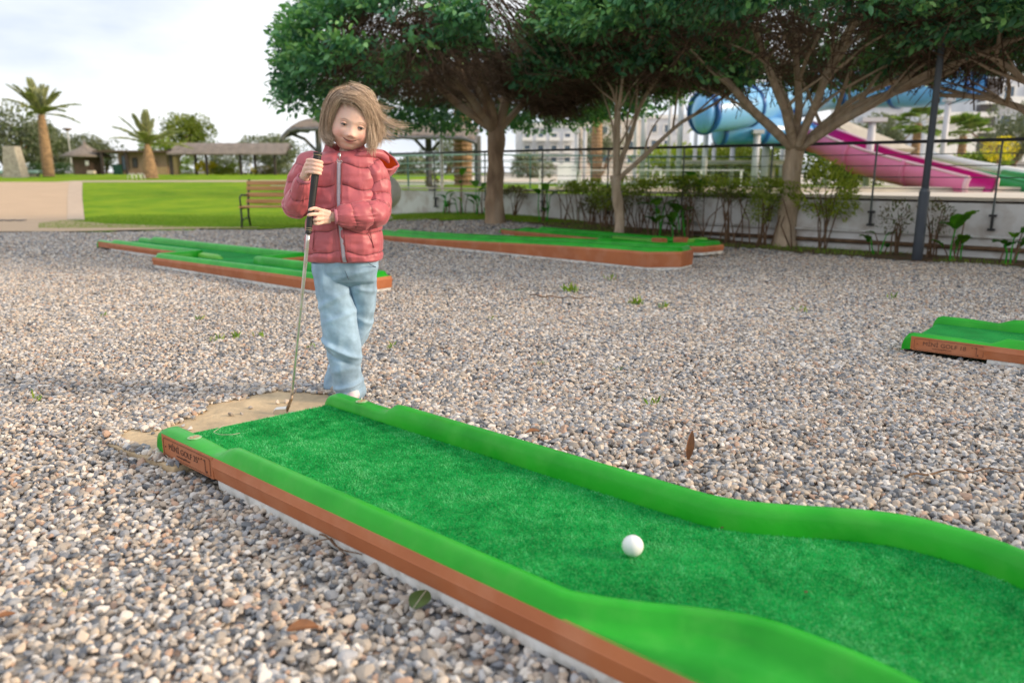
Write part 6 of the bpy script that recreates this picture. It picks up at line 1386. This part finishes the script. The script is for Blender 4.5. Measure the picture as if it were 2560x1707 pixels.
# ---- jeans
DC = np.array([.29, .42, .55])
jr = None
def leg(pts, name, seed, folds, parent=None):
    """pts: (py, left px, right px, depth offset, half depth)"""
    A0 = np.array([[*(A_((a+b_)/2, py, dd)), (A_(b_, py, dd)-A_(a, py, dd))[0]/2, hd] for py, a, b_, dd, hd in pts]); t0 = np.linspace(0, 1, len(A0)); N = 260; t_ = np.linspace(0, 1, N); Q = np.stack([np.interp(t_, t0, A0[:, k]) for k in range(5)], 1)
    for _ in range(26): Q[1:-1] = .25*Q[:-2]+.5*Q[1:-1]+.25*Q[2:]
    nt_ = 110; th = np.linspace(0, 2*PI, nt_, endpoint=False); T, H_ = np.meshgrid(th, t_); e = .86
    c, s_ = np.cos(T), np.sin(T); X = Q[:, 0:1]+Q[:, 3:4]*np.sign(c)*np.abs(c)**e; Y = Q[:, 1:2]+Q[:, 4:5]*np.sign(s_)*np.abs(s_)**e; Z = Q[:, 2:3]+0*X
    P3 = np.stack([X, Y, Z], -1); d = (vnoise(P3, 15, seed)-.5)*.012+(vnoise(P3*[1, 1, 1.3], 36, seed)-.5)*.0035+.005*(.5-np.abs(vnoise(P3*[1.3, 1, .7], 20, seed+7)-.5)*2)
    for (zc, sl, wd, am, ph_, cen) in folds:      # diagonal folds: ridges across the leg
        zz = (np.array(A_(0, zc))[2]); q = (Z-zz-sl*(X-Q[:, 0:1]))/wd; d += am*np.exp(-q*q)*np.clip(.5+.5*np.cos(T-cen), 0, 1)**1.5*np.cos(ph_+q*.8)
    X2 = X+c*d; Y2 = Y+s_*d; i, j = np.meshgrid(np.arange(N-1), np.arange(nt_), indexing='ij'); a = (i*nt_+j).ravel(); b_ = (i*nt_+(j+1) % nt_).ravel()
    me = nmesh(name, np.stack([X2, Y2, Z], -1).reshape(-1, 3), np.stack([a, b_, b_+nt_, a+nt_], 1))
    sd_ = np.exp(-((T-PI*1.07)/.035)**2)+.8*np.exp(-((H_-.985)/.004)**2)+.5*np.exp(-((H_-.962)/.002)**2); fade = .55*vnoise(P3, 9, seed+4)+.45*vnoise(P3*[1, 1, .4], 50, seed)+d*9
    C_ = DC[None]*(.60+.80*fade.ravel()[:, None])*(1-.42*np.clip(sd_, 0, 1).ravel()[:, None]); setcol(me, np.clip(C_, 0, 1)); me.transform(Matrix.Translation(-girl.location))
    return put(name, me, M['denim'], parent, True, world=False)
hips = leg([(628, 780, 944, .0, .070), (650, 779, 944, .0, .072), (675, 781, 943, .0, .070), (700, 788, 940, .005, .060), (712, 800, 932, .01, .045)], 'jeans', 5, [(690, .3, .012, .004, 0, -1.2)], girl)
hips.parent = girl
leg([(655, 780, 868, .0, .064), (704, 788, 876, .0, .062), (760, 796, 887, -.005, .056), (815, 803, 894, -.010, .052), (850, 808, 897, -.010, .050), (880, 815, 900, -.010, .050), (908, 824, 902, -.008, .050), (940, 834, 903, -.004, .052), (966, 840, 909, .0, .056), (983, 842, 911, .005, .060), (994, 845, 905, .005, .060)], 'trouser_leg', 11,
    [(745, .5, .014, .006, 0, -1.9), (790, .35, .012, .005, 0, -1.2), (868, -.55, .013, .012, 0, -1.6), (892, -.5, .012, -.007, 0, -1.6), (915, .35, .016, .006, 0, -1.3), (958, .25, .010, .009, 0, -1.4), (972, .15, .008, -.006, 0, -1.5)], hips)
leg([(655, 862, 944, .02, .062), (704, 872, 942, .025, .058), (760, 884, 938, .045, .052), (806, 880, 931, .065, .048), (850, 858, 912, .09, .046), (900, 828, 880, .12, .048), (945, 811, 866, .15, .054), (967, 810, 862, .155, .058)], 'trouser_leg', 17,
    [(690, -.3, .010, .005, 0, -1.4), (720, -.3, .010, .005, 0, -1.2), (800, -.6, .012, .006, 0, -1.2), (930, .2, .01, .006, 0, -1.6)], hips)
for pts in ([(781, 672), (788, 660), (800, 648)], [(915, 650), (926, 661), (940, 668)], [(858, 664), (864, 680), (872, 700)]):
    mb = MB(); mb.tube([A_(px, py, (-.068 if 790 < px < 930 else -.035)) for px, py in pts], .0012, 5); sub(mb, 'stitching', 'denim_seam', hips)
# shoes
def shoe(c, ax_, L_, name, tilt=0):
    ax_ = np.array(ax_)/np.linalg.norm(ax_); sx = np.array([-ax_[1], ax_[0], 0]); rows = []
    for i in range(13):
        q = i/12; w = .028*math.sin(PI*min(1, .12+q*.80))**.6; h = .052*(1-q)**.7+.022; h = max(.026, h) if q < .95 else .016
        rows.append([np.array(c)+ax_*(q-.35)*L_+sx*w*math.cos(a)+np.array([0, 0, .006+h*.5+h*.5*math.sin(a)+tilt*(1-q)]) for a in np.linspace(0, 2*PI, 21)])
    mb = MB(); mb.grid(rows); o = mb.put('shoe', M['shoe'], girl, True)
    rows = [[np.array(c)+ax_*(q-.36)*L_*1.03+sx*(.030*math.sin(PI*min(1, .12+q*.80))**.6)*s_+np.array([0, 0, z_+tilt*(1-q)]) for s_, z_ in ((-1, .010), (-1.03, -.002), (0, -.004), (1.03, -.002), (1, .010))] for q in np.linspace(0, 1, 13)]
    mb = MB(); mb.grid(rows); me = mb.mesh('sole'); me.transform(Matrix.Translation(-girl.location)); put('sole', me, M['white'], o, True, world=False)
fp = gz(880, 1000, .01); shoe((fp[0]-.002, fp[1]+.045, .004), (.12, -1, 0), .15, 'shoe')
fp = gz(832, 968, .01); shoe((fp[0]+.012, fp[1]+.05, .004), (-.15, -1, 0), .125, 'shoe', .0)

# ------------------------------------------------------------ golf club
ct = thing('golf_club', 'golf putter with ribbed black grip and stepped steel shaft, held upright by the girl', 'golf club', clubB)
mb = MB(); n = 70; prof = []
for k in range(n+1):
    q = k/n; r_ = .0128-.0036*q+(.0007 if k in (0, 1, 2, n, n-1) else 0)+(-.0008 if k in (3, n-3, n-5) else 0); prof.append(r_)
Pg = [gripT+(gripB-gripT)*k/n for k in range(n+1)]; mb.tube(Pg, prof, 20); gr_ = mb.put('grip', M['rubber'], ct, True)
# raised nubs on the grip
mb = MB(); e1 = np.array([1., 0, 0]); e1 -= gax*e1.dot(gax); e1 /= np.linalg.norm(e1); e2 = np.cross(gax, e1)
for k in range(58):
    q = .08+k*.0150; c = gripT+(gripB-gripT)*q
    for j in range(12): a = 2*PI*j/12; r_ = .0128-.0036*q; p = c+(e1*math.cos(a)+e2*math.sin(a))*r_; mb.box(p, (.0016, .0016, .0008))
    if q > .93: break
o = mb.mesh('grip_nub'); o.transform(Matrix.Translation(-ct.location)); o2 = put('grip_nub', o, M['gold'] if False else M['rubber'], gr_, world=False); o2['kind'] = 'stuff'
for q in (.03, .93, .955):
    mb = MB(); c = gripT+(gripB-gripT)*q; mb.tube([c-gax*.0006, c+gax*.0006], .0128-.0036*q+.0008, 20); me = mb.mesh('grip_ring'); me.transform(Matrix.Translation(-ct.location)); put('grip_ring', me, M['gold'], gr_, world=False)
kneeP = A_(730.5, 985, -.15); kneeP = gripB+(kneeP-gripB); hos = np.array(gz(716, 1029, .014))
kneeP = hos + np.array([.018, .0, .062]); S0 = gripB; n = 11
kneeP = at(730, 987, float(hos[1])+.004)
Ps = []; rs_ = []
for k in range(n):
    a = S0+(kneeP-S0)*k/n; b_ = S0+(kneeP-S0)*(k+1)/n; r_ = .0064-.0021*k/n; Ps += [a+(b_-a)*.012, a+(b_-a)*.5, b_-(b_-a)*.012]; rs_ += [r_]*3
mb = MB(); mb.tube(Ps, rs_, 18); mb.put('shaft', M['steel'], ct, True)
for k in range(1, n):
    a = S0+(kneeP-S0)*k/n; dv = (kneeP-S0)/np.linalg.norm(kneeP-S0); mb = MB(); mb.tube([a-dv*.0007, a+dv*.0007], .0066-.0021*k/n, 18); mb.put('shaft_ring', M['gold'], ct)
mb = MB(); mb.tube([kneeP, at(728, 998, float(hos[1])+.002), hos+[0, 0, .002]], [.0048, .0050, .0056], 12); mb.put('hosel', M['rust'], ct, True)
hx = np.array(gz(686, 1029, .012)); d = hx-hos; d /= np.linalg.norm(d); sd2 = np.array([-d[1], d[0], 0]); rows = []
for i in range(12):
    q = i/11; w = .010*(1-.25*q); h = .026*(1-.15*q)-.010*max(0, q-.85)/.15; c = hos+(hx-hos)*(q*1.1-.08)
    rows.append([c+sd2*w*x_+np.array([0, 0, z_*h-.008]) for x_, z_ in ((-1, 0), (-1, .8), (-.6, 1), (.6, 1), (1, .8), (1, 0), (0, -.1), (-1, 0))])
mb = MB(); mb.grid(rows); mb.add(rows[0][:7], [tuple(range(7))]); mb.add(rows[-1][:7], [tuple(range(7))]); mb.put('club_head', M['steel'], ct, False)
# ------------------------------------------------------------ small things on the gravel
def fallen(label, px, py, L_, m, ang, curl=.25, tiltz=0.0, name='fallen_leaf', width=.5, zz=.004, up=False):
    p = gz(px, py, zz); rows = []
    for i in range(9):
        q = i/8; w = L_*width*.5*math.sin(PI*min(1, .05+q*.93))**.75
        r_ = []
        for x_ in (-1, -.5, 0, .5, 1):
            v = Vector(((q-.5)*L_, w*x_, curl*w*x_*x_+.10*L_*math.sin(q*3)*curl+.0))
            if up: v = Matrix.Rotation(-PI/2*.92, 3, 'Y') @ (v+Vector((L_*.5, 0, 0)))
            v = Matrix.Rotation(ang, 3, 'Z') @ (Matrix.Rotation(tiltz, 3, 'X') @ v); r_.append((p[0]+v.x, p[1]+v.y, p[2]+v.z))
        rows.append(r_)
    mb = MB(); mb.grid(rows); me = mb.mesh(name); me.transform(Matrix.Translation((-p[0], -p[1], -p[2]))); t = bpy.data.objects.new(name, me); COL.objects.link(t); t.location = tuple(p); me.materials.append(M[m]); me.polygons.foreach_set('use_smooth', [True]*len(me.polygons)); tag(t, label, 'leaf')
    c = [rows[i][2] for i in range(9)]; mb = MB(); mb.tube([np.array(q)+[0, 0, .0006] for q in c], .0007, 4); me = mb.mesh('midrib'); me.transform(Matrix.Translation((-p[0], -p[1], -p[2]))); put('midrib', me, M['coping'] if m == 'greenleaf' else M[m], t, world=False)
fallen('broad dull green fallen leaf against the long side of the nearest lane', 1050, 1497, .066, 'greenleaf', 1.3, .15, .15, width=.62, zz=.012)
fallen('curled orange-brown fallen leaf on the gravel at the bottom, left of the green leaf', 757, 1572, .055, 'brownleaf', .2, .6, .2, zz=.012)
fallen('small brown fallen leaf on the gravel beyond the nearest lane', 1333, 1080, .045, 'brownleaf', .3, .6, .1, zz=.010)
fallen('dark brown dry leaf standing upright in the gravel', 1720, 1148, .085, 'brownleaf', 1.4, .5, .1, width=.26, up=True)
fallen('pale tan dry leaf on the gravel near the lower left of the nearest lane', 985, 1372, .05, 'sand', .9, .4, .3, zz=.012)
fallen('small orange leaf at the left edge of the foreground gravel', 12, 1540, .035, 'brownleaf', .6, .4, .1, zz=.012)
def twig_(label, pts, r_, m='bark_dark'):
    P = resample(np.array([gz(px, py, .010) for px, py in pts]), .02); P[:, 2] += .006*np.sin(np.arange(len(P))*1.1); mb = MB(); mb.tube(P, list(np.linspace(r_, r_*.5, len(P))), 6); tag(mb.put('dry_twig', M[m], smooth=True), label, 'twig')
twig_('long thin dry twig lying on the gravel at the right edge', [(2262, 1192), (2330, 1180), (2420, 1176), (2500, 1174), (2575, 1180)], .0035)
twig_('thin reddish twig lying on the gravel beyond the girl, in the middle distance', [(1325, 738), (1390, 742), (1480, 745)], .005)
twig_('tangle of root-like twig beside the long side of the nearest lane', [(800, 1335), (838, 1362), (870, 1372), (905, 1392)], .0025)
twig_('second thin twig below the root-like twig by the lane', [(780, 1360), (828, 1350), (868, 1384), (858, 1402)], .0018)
twig_('short reddish twig on the gravel left of the tee pad', [(380, 1027), (405, 1018), (420, 1014)], .003)
TF = [(1425, 730, .10, 26), (1590, 762, .09, 20), (1530, 700, .08, 10), (590, 845, .055, 16), (542, 850, .06, 14), (656, 842, .05, 14), (500, 800, .05, 8), (258, 790, .045, 7), (778, 870, .05, 6), (980, 870, .05, 8), (1640, 1015, .05, 9), (90, 998, .05, 9), (2240, 748, .07, 6), (1360, 910, .04, 6), (1545, 925, .03, 5), (1655, 770, .07, 12), (2005, 780, .07, 5), (160, 1480, .02, 5), (1960, 1300, .02, 6), (1230, 800, .05, 4)]
NM = ['largest green weed tuft, beside the reddish twig in the middle distance', 'weed tuft right of the largest one, before the raised lane end', 'thin weed sprig just below the raised lane end', 'bright weed tuft, middle of three left of the club shaft', 'weed tuft, leftmost of three left of the club shaft', 'weed tuft nearest to the club shaft on its left', 'faint weed sprig above the three tufts by the club', 'tiny weed sprig on the far left gravel', 'tiny weed sprig between club shaft and trousers', 'small weed sprig just right of the trousers', 'pale weed sprig above the nearest lane, right of the ball', 'small weed sprig at the left edge, level with the tee pad', 'weed sprig on the far right gravel', 'small weed sprig right of the girl at knee height', 'tiny weed sprig right of centre', 'flat weed tuft beside the second largest tuft', 'weed sprig on the right-hand gravel below the forked tree', 'tiny green seedling in the lower left gravel', 'tiny green seedling above the bulging curb', 'weed sprig right of the girl\'s thigh']
for i, ((px, py, h, n), nm) in enumerate(zip(TF, NM)):
    p = gz(px, py, -.006); g = np.random.default_rng(700+i); P = np.tile([0, 0, 0], (n, 1))+g.normal(0, h*.28, (n, 3))*[1, 1, 0]; D = g.normal(0, .6, (n, 3)); D[:, 2] = 1.0
    me = leaves_mesh('weed', P.astype(float), D, g.uniform(.35, .8, n)*h, .16, .1, None, 700+i); o = bpy.data.objects.new('weed', me); COL.objects.link(o); o.location = tuple(p); me.materials.append(M['grassblade']); tag(o, nm, 'weed', 'weeds growing through the gravel')
# crumbs and litter on the nearest carpet
for i, (px, py, L_) in enumerate(((872, 1024, .010), (1815, 1318, .022), (2015, 1480, .006))):
    p = gz(px, py, CARPET+.005); mb = MB(); mb.tube([p-[L_/2, 0, 0], p+[0, 0, .002], p+[L_/2, L_*.2, 0]], .0015, 5); tag(mb.put('plant_scrap', M['bark_dark']), ['dark crumb on the carpet near the start of the nearest lane', 'dark bent scrap on the carpet against the far curb', 'tiny dark scrap on the right part of the nearest carpet'][i], 'scrap')
P = resample(np.array([gz(x_, y_, CARPET+.007) for x_, y_ in ((560, 1062), (533, 1080), (548, 1086), (580, 1086), (600, 1082))]), .01); mb = MB(); mb.tube(P, .0007, 4); tag(mb.put('dry_straw', M['coping']), 'thin pale straw bent on the carpet near the name plate', 'straw')
